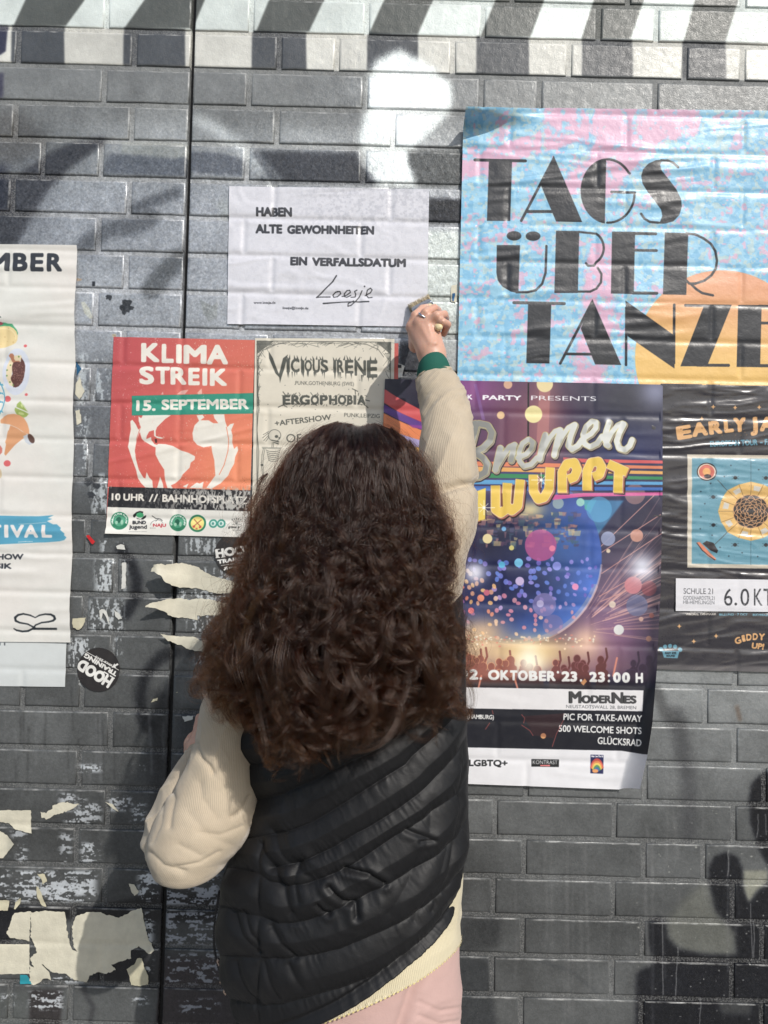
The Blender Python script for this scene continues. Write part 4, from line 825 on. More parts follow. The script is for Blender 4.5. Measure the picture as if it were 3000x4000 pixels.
# script word
c.org(1820, 1600, 2.127)
ST = [([(-45, 520), (-8, 430), (40, 280), (70, 165), (80, 120)], 62), ([(-20, 170), (40, 125), (110, 115), (180, 130), (215, 190), (200, 260), (140, 320), (70, 350)], 50), ([(80, 360), (140, 400), (175, 450), (160, 520), (100, 555), (40, 560), (0, 540)], 50),
      ([(285, 320), (262, 420), (245, 500)], 50), ([(262, 460), (310, 380), (360, 310), (405, 290)], 40), ([(395, 305), (388, 360), (372, 420)], 46),
      ([(430, 400), (500, 370), (545, 320), (555, 270), (520, 245), (470, 280), (442, 350), (445, 430), (480, 470), (540, 455), (590, 400)], 38),
      ([(660, 210), (632, 300), (612, 410)], 46), ([(628, 360), (690, 240), (740, 180), (780, 165)], 36), ([(785, 170), (755, 270), (732, 380)], 44), ([(745, 330), (800, 220), (850, 150), (895, 125)], 36), ([(905, 125), (868, 220), (850, 300), (880, 330), (930, 300), (965, 250)], 44),
      ([(975, 240), (1040, 200), (1080, 150), (1082, 105), (1045, 98), (1000, 140), (972, 210), (985, 285), (1030, 310), (1090, 280), (1130, 220)], 40),
      ([(1190, 105), (1165, 180), (1150, 240), (1180, 300)], 44), ([(1160, 290), (1210, 190), (1260, 130), (1300, 112)], 38), ([(1312, 120), (1275, 190), (1252, 260), (1270, 320), (1320, 335), (1360, 300), (1380, 250)], 44)]
for off_, ex, k in (((12, 14), 20, (44, 40, 52)), ((8, 8), 12, (196, 170, 140)), ((5, 5), 8, (120, 124, 126)), ((0, 0), 8, (214, 196, 100)), ((0, 0), 2, (206, 208, 204))):
    o_ = []
    for p, w_ in ST: o_ += c._stk([(x+off_[0], y+off_[1]) for x, y in p], w_+ex)
    c.put(c.cover(o_, raw=True), k)
m = c.cover(sum([c._stk(p, w_+2) for p, w_ in ST], []), raw=True)
y0_, y1_, x0_, x1_, mm_ = m; sh = (.80+.26*ss(1820, 2380, U[y0_:y1_, x0_:x1_])-.16*ss(.5, .65, fbm(U[y0_:y1_, x0_:x1_]/40, V_[y0_:y1_, x0_:x1_]/60, 5, 2))); c.a[y0_:y1_, x0_:x1_] *= (1-mm_[..., None]*(1-sh[..., None]))
# fat yellow word
LT = [[[(30, 700), (70, 930)]], [[(246, 630), (246, 830), (290, 860), (330, 830), (345, 610)], [(340, 800), (380, 840), (430, 800), (452, 580)]], [[(560, 540), (562, 680), (600, 745), (650, 730), (690, 660), (700, 480)]],
      [[(800, 690), (800, 520), (840, 450), (900, 440), (925, 500), (900, 560), (848, 580)]], [[(1006, 670), (1006, 510), (1040, 440), (1100, 430), (1128, 480), (1108, 540), (1056, 560)]], [[(1180, 450), (1340, 520)], [(1270, 480), (1262, 690)]]]
for off_, ex, k in (((14, 16), 22, (40, 26, 34)), ((8, 8), 16, (176, 104, 84)), ((0, 0), 14, (110, 60, 50)), ((0, 0), 9, (240, 216, 196)), ((0, 0), 0, (228, 190, 54))):
    o_ = []
    for g_ in LT:
        for p in g_: o_ += c._stk([(x+off_[0], y+off_[1]) for x, y in p], 72+ex, False)
    c.put(c.cover(o_, raw=True), k)
c.polys([[(85, 680), (165, 650), (160, 910), (85, 930)]], (230, 200, 60)); c.lines([[(392, 640), (385, 770)], [(296, 700), (300, 800)], [(628, 560), (622, 670)]], 14, (110, 60, 50)); c.ell(850, 520, 13, 13, (176, 104, 84)); c.ell(1068, 498, 13, 13, (176, 104, 84))
for x, y in ((625, 585), (150, 815)):
    c.lines([[(x-80, y), (x+90, y)], [(x, y-60), (x, y+60)]], 5, (255, 252, 236)); c.lines([[(x-34, y-34), (x+34, y+34)], [(x+34, y-34), (x-34, y+34)]], 4, (255, 252, 236)); c.ell(x, y, 12, 12, (255, 253, 240))
c.glow(1180, 90, 24, (250, 250, 250), .8)
# foot of the poster
c.org(1750, 2200, 1.8433)
c.poly([(-600, 868), (142, 893), (1408, 915), (1400, 1066), (150, 1046), (-600, 1020)], (224, 222, 224))
c.poly([(-600, 1020), (150, 1046), (1400, 1066), (1500, 1070), (1500, 1390), (1400, 1372), (160, 1326), (-600, 1300)], (32, 33, 42)); c.poly([(1408, 900), (1560, 900), (1500, 1390), (1400, 1372), (1400, 1066)], (32, 33, 42))
c.poly([(-600, 1300), (160, 1326), (1250, 1350), (1400, 1374), (1560, 1386), (1560, 1760), (-600, 1760)], (226, 226, 230))
Wt = (228, 228, 226)
xs = [(132, 150, 0), (152, 218, '2'), (226, 246, '.'), (288, 372, 'O'), (376, 440, 'K'), (446, 500, 'T'), (504, 574, 'O'), (582, 646, 'B'), (654, 708, 'E'), (712, 776, 'R'), (780, 802, "'"), (816, 878, '2'), (880, 930, '3'), (946, 968, '.'), (1016, 1074, '2'), (1078, 1130, '3'), (1146, 1170, ':'), (1188, 1244, '0'), (1252, 1310, '0'), (1350, 1404, 'H')]
c.text('0', 78, 836, 76, 146, Wt, off=.07)
for x0, x1, ch in xs:
    if ch: y = 838+(x0-150)*.02; c.text(ch, x0, y, 20 if ch == '.' else (50 if ch == ':' else 78), x1, Wt, off=.06 if ch not in ".:'" else .03) if ch not in ".:'" else ([c.ell((x0+x1)/2, y-10 if ch != "'" else y-66, 9, 10, Wt)]+([c.ell((x0+x1)/2, y-50, 9, 10, Wt)] if ch == ':' else []))
for dx, k in ((-4, (26, 28, 30)), (2, (70, 70, 72))):
    o_ = .045 if dx else .0
    c.text('M', 872+dx, 1008, 92, 960, k, off=o_); c.text('ODER', 964+dx, 1008, 60, 1176, k, off=o_); c.text('N', 1180+dx, 1010, 86, 1262, k, off=o_); c.text('ES', 1266+dx, 1010, 60, 1356, k, off=o_)
c.text('NEUSTADTSWALL 28, BREMEN', 850, 1042, 24, 1354, (90, 92, 96), y2=1051, off=-.004)
c.text('PIC FOR TAKE-AWAY', 830, 1128, 50, 1396, Wt, y2=1142, off=.012); c.text('500 WELCOME SHOTS', 796, 1212, 50, 1392, Wt, y2=1230, off=.012); c.text('GLÜCKSRAD', 1076, 1300, 52, 1390, Wt, y2=1318, off=.012)
c.text('(HAMBURG)', 140, 1118, 32, 330, Wt, y2=1124, off=.02)
c.lines([[(530, 1090), (552, 1115), (545, 1150)], [(530, 1165), (590, 1205), (612, 1240)], [(830, 1130), (780, 1230), (750, 1320)], [(300, 1150), (270, 1195)], [(318, 1060), (325, 1085)]], 5, (170, 70, 66), .8); c.ell(686, 1243, 20, 20, (214, 150, 90)); c.poly([(540, 1100), (840, 1080), (760, 1260), (620, 1240)], (90, 40, 40), .35)
c.text('LGBTQ+', 150, 1460, 48, 428, (34, 36, 40), y2=1462, off=.03)
c.poly([(600, 1410), (799, 1413), (798, 1467), (600, 1464)], (28, 30, 34)); c.text('KONTRAST', 610, 1445, 29, 788, (232, 232, 232), y2=1447, off=-.006); c.poly([(664, 1452), (734, 1452), (734, 1462), (664, 1461)], (232, 110, 110))
c.poly([(1026, 1378), (1120, 1380), (1117, 1516), (1024, 1512)], (40, 44, 90)); c.text('We Can Do It!', 1030, 1396, 13, 1116, (230, 230, 230), off=.01)
for j, k in enumerate(((206, 60, 50), (226, 130, 50), (232, 200, 70), (80, 150, 90), (60, 100, 180))): c.arc(1072, 1500, 44-j*8, 88-j*16, 200, 340, 14, k, .95)
c.ell(1060, 1495, 22, 14, (226, 150, 80))
c.poly([(954, 860), (985, 830), (1000, 850), (975, 880)], (232, 160, 90), .8)
disco = s.build('disco_poster', paper_mat('poster_disco', c.image('print_disco'), c, .38, .45, .08, .08, back=(.50, .62, .78))); tag(disco, 'dark party poster with a blue disco ball, its lower right corner peeling off', 'poster')

# ---- black country concert poster
s = Sheet([(2537, 1500), (3318, 1512), (3312, 2632), (2560, 2612)], .0052, 2.8, .0018)
s.Y -= wrink(s.X, s.Z, 61, .0016, 4.5, 34, .10, .6, .5)+wrink(s.X, s.Z, 66, .0011, 7, 52, -.12, .66, .52)
c = s.canvas(.75, (58, 56, 62)); c.org(2500, 1450, 1.8433); Y_ = (220, 166, 104); B_ = (96, 152, 172)
for x, y in ((518, 260), (673, 266), (846, 263), (437, 345), (275, 1833), (379, 1941), (537, 1902), (1010, 266)):
    c.poly([(x, y-18), (x+5, y-5), (x+17, y), (x+5, y+5), (x, y+18), (x-5, y+5), (x-17, y), (x-5, y-5)], Y_)
for ch, x0, y0, x1, y1, h in (('E', 262, 500, 372, 482, 104), ('A', 370, 478, 486, 462, 106), ('R', 492, 462, 588, 450, 104), ('L', 600, 448, 668, 440, 104), ('Y', 664, 442, 758, 438, 110), ('J', 786, 438, 840, 436, 112), ('A', 852, 436, 960, 436, 112), ('M', 970, 436, 1090, 440, 112), ('E', 1100, 440, 1180, 446, 108), ('S', 1190, 448, 1270, 462, 106)):
    c.text(ch, x0, y0, h, x1, Y_, y2=y1, off=.075)
for i in range(40): c.ell(RNG.uniform(270, 960), RNG.uniform(350, 470), 5, 4, (130, 90, 60), .8, n=8)
c.text('EUROPEAN TOUR', 496, 546, 44, 836, B_, y2=534, off=.035); c.text('-', 852, 530, 44, 872, B_, off=.02); c.text('FA', 888, 532, 44, 940, B_, off=.035)
c.poly([(334, 600), (1250, 610), (1246, 1424), (333, 1412)], (206, 196, 178)); c.poly([(366, 627), (1218, 634), (1214, 1396), (365, 1384)], B_)
c.line([(789, 630), (788, 1392)], 3, (60, 84, 96))
for a_, b_ in (((548, 786), (640, 880)), ((520, 1255), (640, 1140)), ((1030, 1140), (1150, 1255)), ((1030, 880), (1150, 770))): c.line([a_, b_], 4, (70, 66, 64))
th = np.radians(np.arange(0, 360, 22.5)); rr_ = 236-6*(np.arange(16) % 2); c.poly(np.stack([789+rr_*np.cos(th), 1008+rr_*.9*np.sin(th)], 1), (224, 178, 96))
for t_ in th: c.line([(789+120*math.cos(t_), 1008+108*math.sin(t_)), (789+232*math.cos(t_), 1008+208*math.sin(t_))], 3, (120, 90, 60))
for t_ in th[::2]+.2: c.poly([(789+165*math.cos(t_-.1), 1008+150*math.sin(t_-.1)), (789+165*math.cos(t_+.16), 1008+150*math.sin(t_+.16)), (789+205*math.cos(t_+.16), 1008+185*math.sin(t_+.16)), (789+205*math.cos(t_-.1), 1008+185*math.sin(t_-.1))], (206, 200, 190))
c.ell(789, 1010, 126, 118, (52, 46, 48))
for r_ in (105, 82, 60, 40, 22):
    n_ = int(5+r_/16)
    for j in range(n_): a_ = 6.283*j/n_+r_; c.arc(789+r_*.75*math.cos(a_), 1010+r_*.7*math.sin(a_), r_*.42+6, r_*.40+6, math.degrees(a_)-85, math.degrees(a_)+85, 4, (206, 150, 100))
c.ell(472, 725, 71, 65, (60, 44, 48)); c.ell(472, 725, 64, 58, (226, 214, 196)); c.ell(472, 725, 56, 51, (206, 96, 76)); c.ell(472, 725, 30, 28, (226, 160, 84)); c.ell(478, 758, 26, 16, (60, 44, 48))
c.poly([(398, 1232), (420, 1228), (540, 1350), (530, 1362), (480, 1330), (430, 1280)], (216, 120, 84)); c.poly([(440, 1240), (470, 1220), (520, 1235), (552, 1290), (545, 1310), (500, 1290)], (52, 46, 52)); c.line([(400, 1236), (440, 1290), (530, 1358)], 6, (52, 46, 52))
for x, y in ((520, 906), (520, 1107), (676, 768), (897, 770), (675, 1249), (897, 1250)):
    c.ell(x, y, 14, 13, (40, 44, 52)); c.lines([[(x-26, y-10), (x+26, y+10)], [(x-26, y+10), (x+26, y-10)]], 2.5, (60, 64, 70))
for x, y in ((430, 866), (458, 954), (430, 1048), (425, 1134), (512, 1180), (596, 760), (645, 680), (500, 808), (567, 1267), (630, 1330), (726, 1306), (836, 1333), (845, 710)): c.ell(x, y, 7, 7, (50, 70, 84), n=4)
for i in range(60): c.ell(RNG.uniform(380, 1200), RNG.uniform(650, 1370), 2, 2, (70, 96, 110), n=5)
c.text('BREMEN, GERMANY', 355, 1732, 14, 552, (190, 184, 176), off=.03); c.text('VIBORG, DENMARK', 320, 1753, 15, 540, (190, 184, 176), off=.03); c.text('BILLUND - 7 OCT', 562, 1755, 15, 766, B_, off=.01); c.text('BUCHHOLZ', 802, 1758, 15, 910, B_, off=.01)
for ch, x0, y0, x1, y1 in (('G', 682, 1966, 724, 1950), ('I', 730, 1946, 752, 1940), ('D', 758, 1938, 796, 1932), ('D', 802, 1932, 838, 1930), ('Y', 842, 1932, 886, 1934)): c.text(ch, x0, y0, 52, x1, Y_, y2=y1, off=.045)
c.text('UP!', 794, 1992, 46, 882, Y_, y2=2002, off=.045)
for x, y in ((146, 1998), (176, 1980), (211, 1975), (247, 1980), (281, 2000)): c.ell(x, y, 15, 15, B_)
c.poly([(150, 2008), (275, 2010), (262, 2062), (165, 2058)], B_); c.text('EASY EYE', 172, 2032, 16, 252, (44, 60, 70), off=.03); c.text('SOUND', 182, 2052, 15, 244, (44, 60, 70), off=.03)
n = fbm(c.u/200, c.v/12, 6, 3); k = (ss(2590, 2606, c.v)*.7)[..., None]; c.a = c.a*(1-k)+np.array([120, 116, 116])*k
ctry = s.build('country_concert_poster', paper_mat('poster_country', c.image('print_country'), c, .30, .5, .12, .3)); tag(ctry, 'glossy black concert poster with a blue picture of a rose, at the right edge', 'poster')
s = Sheet([(2634, 2258), (3150, 2266), (3146, 2390), (2634, 2385)], .0085, 3.5, .0006); s.Y -= wrink(s.X, s.Z, 71, .0012, 4, 24, .1, .6, .5)
c = s.canvas(.75, (222, 221, 226)); c.org(2500, 1450, 1.8433)
c.text('SCHULE 21', 302, 1600, 42, 512, (64, 66, 72), y2=1602, off=-.008); c.text('GODEHARDSTR.21', 300, 1642, 28, 524, (84, 86, 92), y2=1644, off=-.008); c.text('HB-HEMELINGEN', 300, 1672, 27, 522, (84, 86, 92), y2=1675, off=-.008)
for ch, x0, x1 in (('6', 592, 652), ('0', 710, 772), ('K', 806, 866), ('T', 874, 940)): c.text(ch, x0, 1684, 128, x1, (54, 56, 62), off=.002)
c.ell(676, 1673, 10, 10, (54, 56, 62))
n = fbm(c.u/6, c.v/6, 6, 3); k = (ss(.60, .68, n)*.6*(c.a.mean(-1) < 140))[..., None]; c.a = c.a*(1-k)+np.array([190, 190, 194])*k
o = s.build('date_strip', paper_mat('strip_date', c.image('print_strip'), c, .34, .5, .12), ctry)
# ---------------------------------------------------------------- torn scraps and stickers
def inside(px, poly):
    x, y = px[:, 0], px[:, 1]; r = np.zeros(len(px), bool)
    for (x1, y1), (x2, y2) in zip(poly, np.roll(poly, -1, 0)):
        k = (y1 > y) != (y2 > y); xi = (x2-x1)*(y-y1)/(y2-y1+1e-12)+x1; r ^= k & (x < xi)
    return r
def patch(name, poly, mat, lift=.0018, curl=None, parent=None, rough=3.0, step=9, org=(0, 0, 1), canvas=None, press=.002):
    """thin torn sheet; the outline in photograph pixels, ragged along its edge; curl(u, v) gives metres off the wall"""
    p = np.asarray(poly, float)/org[2]+np.array(org[:2]); B = []
    for a, b in zip(p, np.roll(p, -1, 0)):
        n = max(1, int(np.hypot(*(b-a))/7)); t = np.arange(n)[:, None]/n; seg = a+(b-a)*t
        if rough: seg = seg+RNG.normal(0, rough*.5, seg.shape)*(t > 0)
        B.append(seg)
    B = np.concatenate(B); x0, y0 = B.min(0); x1, y1 = B.max(0)
    gx, gy = np.meshgrid(np.arange(x0, x1, step), np.arange(y0, y1, step)); G = np.stack([gx.ravel(), gy.ravel()], 1)+RNG.normal(0, step*.08, (gx.size, 2))
    G = G[inside(G, B)] if len(G) else G
    if len(G):
        d = np.min(np.hypot(G[:, None, 0]-B[None, :, 0], G[:, None, 1]-B[None, :, 1]), 1); G = G[d > 3]
    A = np.concatenate([B, G]); n = len(B)
    vs_, es, fs, *_ = delaunay_2d_cdt([Vector(a) for a in A], [(i, (i+1) % n) for i in range(n)], [], 1, .01)
    A = np.array([[v.x, v.y] for v in vs_]); off = curl(A[:, 0], A[:, 1]) if curl else np.zeros(len(A))
    W0 = W3(A[:, 0], A[:, 1]); Y = -lift+press*joint_depth(W0[:, 0].copy(), W0[:, 2].copy())*np.exp(-off/.004)-off-.0006*fbm(A[:, 0]/30, A[:, 1]/30, 3, 2)
    P = W3(A[:, 0], A[:, 1], Y)
    uv = None
    if canvas: uv = np.stack([(W0[:, 0]-canvas.x0)/(canvas.x1-canvas.x0), (W0[:, 2]-canvas.z0)/(canvas.z1-canvas.z0)], -1)
    fs = [tuple(f) for f in fs]; P2 = P
    a, b, c_ = (P[i] for i in fs[0][:3])
    if np.cross(b-a, c_-a)[1] > 0: fs = [f[::-1] for f in fs]
    return mesh_obj(name, P2, fs, mat, parent, uv=uv)
def paste_mat(name, col, rough=.55):
    q = NT(name); g = q.n('NewGeometry'); pos = g.outputs['Position']
    q.set(Base_Color=q.mix(q.ramp(q.noise(pos, 30, 5, .65), [(.35, 0), (.7, 1)]), tuple(lin(col)), tuple(lin(col)*.82)), Roughness=rough)
    b1 = q.n('Bump', i_Strength=.3, i_Distance=.004); q.l(q.noise(pos, 45, 4, .6), b1.inputs['Height']); b2 = q.n('Bump', i_Strength=.4, i_Distance=.001); q.l(q.noise(pos, 400, 2), b2.inputs['Height']); q.l(b1.outputs[0], b2.inputs['Normal']); q.l(b2.outputs[0], q.b.inputs['Normal']); return q.m
M_CREAM = paste_mat('torn_paper', (212, 207, 188)); M_TAN = paste_mat('yellowed_paper', (200, 194, 168)); M_WHITE = paste_mat('white_paper', (214, 214, 208))
o1 = (200, 2000, 2.211)
G_ = 'torn scraps of old posters left on the wall'
o = patch('torn_scrap', [(860, 515), (885, 455), (950, 445), (985, 460), (1080, 440), (1150, 445), (1250, 470), (1330, 520), (1420, 560), (1540, 590), (1700, 640), (1760, 720), (1560, 700), (1430, 705), (1300, 670), (1200, 655), (1110, 655), (1040, 635), (980, 600), (940, 545), (890, 515)], M_CREAM, org=o1, rough=2.8,
          curl=lambda u, v: .052*ss(770, 590, u)**1.2*(1-.25*ss(2290, 2210, v))-.008*ss(612, 592, u))
tag(o, 'largest curling cream tongue of torn paper under the climate poster', 'paper scrap')
o = patch('torn_scrap', [(810, 822), (850, 790), (950, 770), (1000, 750), (1130, 745), (1200, 760), (1290, 745), (1400, 760), (1500, 790), (1640, 800), (1660, 900), (1480, 890), (1260, 895), (1265, 935), (1180, 915), (1080, 910), (1030, 895), (980, 860), (900, 830), (850, 825)], M_CREAM, org=o1, rough=2.8, curl=lambda u, v: .032*ss(720, 566, u)**1.2)
tag(o, 'cream paper tongue with a pointed tip, below the largest one', 'paper scrap')
o = patch('torn_scrap', [(940, 1050), (1000, 1065), (1130, 1075), (1240, 1080), (1300, 1110), (1400, 1100), (1560, 1090), (1560, 1240), (1420, 1240), (1330, 1260), (1300, 1200), (1200, 1190), (1150, 1165), (1060, 1130), (1010, 1115), (970, 1080)], M_CREAM, org=o1, rough=2.8, curl=lambda u, v: .012*ss(700, 630, u))
tag(o, 'thin cream paper tongue, lowest of the three beside the hair', 'paper scrap')
o0 = (0, 2900, 1.659)
D = [([(-260, 1306), (190, 1308), (191, 1500), (-260, 1504)], M_CREAM, 1.0, 'plain cream rectangle of paper low on the left edge', None),
     ([(95, 1105), (200, 1095), (190, 1290), (60, 1262), (42, 1238), (75, 1150)], M_CREAM, 3, 'small cream scrap standing above the plain rectangle', None),
     ([(200, 1100), (300, 1090), (420, 1100), (430, 1180), (450, 1300), (470, 1345), (502, 1358), (480, 1330), (465, 1200), (490, 1130), (560, 1100), (640, 1100), (770, 1137), (840, 1100), (915, 1072), (930, 1150), (960, 1270), (1000, 1350), (965, 1372), (900, 1320), (850, 1345), (850, 1400), (720, 1440), (750, 1475), (690, 1500), (640, 1488), (580, 1510), (560, 1555), (480, 1540), (430, 1500), (340, 1490), (270, 1435), (320, 1492), (330, 1540), (290, 1530), (230, 1570), (192, 1560), (192, 1440), (222, 1462), (195, 1400), (240, 1360), (200, 1250)], M_CREAM, 3.2, 'widest torn cream sheet low on the wall, split down its middle', None),
     ([(820, 1470), (870, 1440), (890, 1400), (920, 1400), (935, 1460), (960, 1510), (960, 1570), (900, 1580), (850, 1572), (840, 1520)], M_TAN, 2.5, 'yellowish triangular scrap right of the widest torn sheet', None),
     ([(-200, 450), (40, 440), (200, 440), (205, 590), (100, 565), (60, 525), (-200, 480)], M_CREAM, 2, 'cream scrap with a straight right edge at the left border', None),
     ([(-200, 560), (0, 575), (45, 600), (90, 660), (60, 700), (20, 750), (-200, 760)], M_CREAM, 2, 'cream scrap with its pointed corner lifting at the left border', lambda u, v: .008*ss(25, 55, u)),
     ([(340, 410), (400, 388), (515, 400), (450, 440), (360, 470), (310, 495), (270, 490), (262, 450), (300, 460), (340, 430)], M_CREAM, 4, 'ragged cream sliver pointing right, level with the elbow', None),
     ([(240, 850), (290, 855), (305, 900), (275, 920), (270, 890)], M_TAN, 2, 'small yellowish chip at the top of three above the torn sheet', None),
     ([(235, 930), (250, 940), (270, 985), (300, 1066), (270, 1055), (240, 1000)], M_TAN, 2, 'narrow curved paper strip just above the widest torn sheet', None),
     ([(90, 1080), (100, 1035), (135, 1008), (132, 1040), (100, 1082)], M_TAN, 1.5, 'small slanting paper strip left of the curved strip', None),
     ([(-60, 1020), (60, 1025), (50, 1090), (-60, 1092)], M_TAN, 2, 'short yellowish paper stub on the left border', None),
     ([(835, 915), (870, 920), (900, 970), (870, 995), (850, 965)], M_CREAM, 2, 'small forked cream chip beneath the bent elbow', None),
     ([(130, 1505), (175, 1508), (208, 1565), (130, 1566)], simple('teal_paper', (40, 140, 155), .5), 1, 'teal corner of paper under the plain cream rectangle', None),
     ([(680, 385), (730, 400), (770, 450), (730, 430)], M_CREAM, 1.5, 'thin cream splinter close to the sleeve', None)]
for p, m, r, lab, cu in D: o = patch('torn_scrap', p, m, org=o0, rough=r, curl=cu, lift=.0016+.0002*random.random()); tag(o, lab, 'paper scrap')
D = [([(560, 295), (600, 278), (630, 285), (640, 325), (600, 322), (570, 320)], M_WHITE, 'white crumpled chip right of the red tape bit'), ([(185, 920), (240, 915), (300, 912), (285, 960), (262, 1000), (240, 1018), (190, 1000), (180, 960)], M_TAN, 'yellowish chip against the festival poster edge'),
     ([(415, 850), (440, 838), (480, 860), (505, 960), (495, 972), (470, 900), (445, 870), (430, 930), (420, 930)], M_WHITE, 'hook shaped white sliver beside the chalky streaks'), ([(545, 850), (590, 880), (612, 920), (580, 930), (550, 890)], M_WHITE, 'white chip right of the hook shaped sliver'),
     ([(610, 440), (648, 438), (645, 560), (640, 660), (605, 668), (612, 560)], M_WHITE, 'tall narrow white strip along a brick joint'), ([(862, 1645), (880, 1615), (922, 1603), (915, 1630)], M_TAN, 'leaf shaped cream chip below the black spray curve'),
     ([(1132, 1765), (1225, 1760), (1222, 1790), (1190, 1800), (1150, 1812)], M_WHITE, 'pale blotch of paper beside the upper sleeve'), ([(1075, 1560), (1092, 1552), (1090, 1562)], M_TAN, 'tiny cream fleck near the hair')]
for p, m, lab in D: o = patch('torn_scrap', p, m, org=o1, rough=2, step=7); tag(o, lab, 'paper scrap')
o = patch('torn_scrap', [(1500+190/3.687, 1100+1180/3.687), (1500+250/3.687, 1100+1190/3.687), (1500+300/3.687, 1100+1215/3.687), (1500+278/3.687, 1100+1290/3.687), (1500+262/3.687, 1100+1375/3.687), (1500+195/3.687, 1100+1385/3.687)], M_WHITE, rough=1, step=6); tag(o, 'small white label remnant between concert poster and sleeve', 'paper scrap')
b_ = patch('printed_square', [(1500+200/3.687, 1100+1192/3.687), (1500+252/3.687, 1100+1194/3.687), (1500+251/3.687, 1100+1242/3.687), (1500+200/3.687, 1100+1240/3.687)], simple('black_print', (40, 40, 44), .5), rough=0, step=6, lift=.0030, parent=o)
o = patch('torn_scrap', [(1500+972/3.687, 1100+60/3.687), (1500+1050/3.687, 1100+40/3.687), (1500+1048/3.687, 1100+280/3.687), (1500+1030/3.687, 1100+300/3.687), (1500+970/3.687, 1100+290/3.687), (1500+962/3.687, 1100+150/3.687)], M_CREAM, rough=1, step=6); tag(o, 'grey torn scrap with blue ink at the dance poster edge', 'paper scrap')
patch('blue_ink', [(1500+985/3.687, 1100+170/3.687), (1500+1025/3.687, 1100+165/3.687), (1500+1005/3.687, 1100+285/3.687), (1500+985/3.687, 1100+270/3.687)], simple('blue_print', (30, 90, 140), .5), rough=1, step=6, lift=.0030, parent=o)
o = patch('torn_scrap', [(298, 1412), (310, 1428), (318, 1440), (300, 1468)], simple('blue_scrap', (30, 84, 120), .5), rough=1, step=6); tag(o, 'dark blue torn corner sticking out beside the festival poster', 'paper scrap')
o = patch('torn_scrap', [(296, 1500), (312, 1470), (318, 1500), (330, 1530), (310, 1560), (294, 1540)], M_CREAM, rough=2, step=6); tag(o, 'cream torn scrap beneath the dark blue corner', 'paper scrap')
o = patch('torn_scrap', [(294, 1605), (312, 1600), (318, 1650), (300, 1660)], M_CREAM, rough=2, step=6); tag(o, 'cream torn scrap halfway down the festival poster edge', 'paper scrap')
o = patch('tape_bit', [(300, 205), (325, 197), (378, 255), (360, 280), (345, 270)], simple('red_tape', (196, 40, 44), .35), org=o1, rough=0, step=6, lift=.004); tag(o, 'small red strip of tape stuck on a dark brick', 'tape')
# round stickers
def sticker(cx_, cy_, rx, ry, name, paint, lab):
    c = Cv(W3(cx_-rx-4, cy_)[0], W3(cx_+rx+4, cy_)[0], W3(cx_, cy_+ry+6)[2], W3(cx_, cy_-ry-6)[2], .45, (46, 43, 44)); paint(c)
    a = np.linspace(0, 2*np.pi, 61)[:-1]
    o = patch('round_sticker', np.stack([cx_+rx*np.cos(a), cy_+ry*np.sin(a)], 1), paper_mat(name, c.image('print_'+name), c, .34, .5, .1, .1), rough=0, canvas=c, lift=.0022, press=.0014); tag(o, lab, 'sticker'); return o
Wt = (226, 225, 220)
def p1_(c):
    c.org(0, 2000, 1.659); c.text('HOOD', 740, 1080, 80, 528, Wt, y2=948, off=.07); c.text('TRAINING', 764, 1040, 33, 556, Wt, y2=912, off=.06); c.line([(768, 1024), (560, 906)], 4, Wt); c.text('since 2010', 728, 990, 20, 622, Wt, y2=930, off=.01)
    c.line([(765, 985), (735, 1000)], 12, Wt, cap=False); c.poly([(722, 1008), (742, 980), (752, 1010)], Wt)
    for x, y, dx in ((740, 1078, 0), (700, 1052, 0)): c.line([(x, y), (x-26, y-16)], 8, Wt)
def p2_(c):
    c.org(400, 1950, 2.765); c.text('HOOD', 1228, 635, 100, 1650, Wt, y2=574, off=.07); c.text('TRAINING', 1246, 700, 48, 1640, Wt, y2=644, off=.06); c.line([(1282, 716), (1640, 664)], 5, Wt); c.text('since 2010', 1366, 748, 24, 1560, Wt, y2=724, off=.01)
    c.line([(1312, 766), (1342, 740)], 16, Wt, cap=False); c.poly([(1310, 738), (1354, 722), (1350, 765)], Wt); c.lines([[(1226, 632), (1266, 628)], [(1286, 626), (1326, 621)], [(1222, 545), (1262, 540)]], 9, Wt)
sticker(385, 2616, 83, 86, 'sticker_low', p1_, 'round black sticker with white lettering upside down, beside the festival poster')
sticker(922, 2165, 84, 84, 'sticker_high', p2_, 'round black sticker right way up, half covered by the hair')

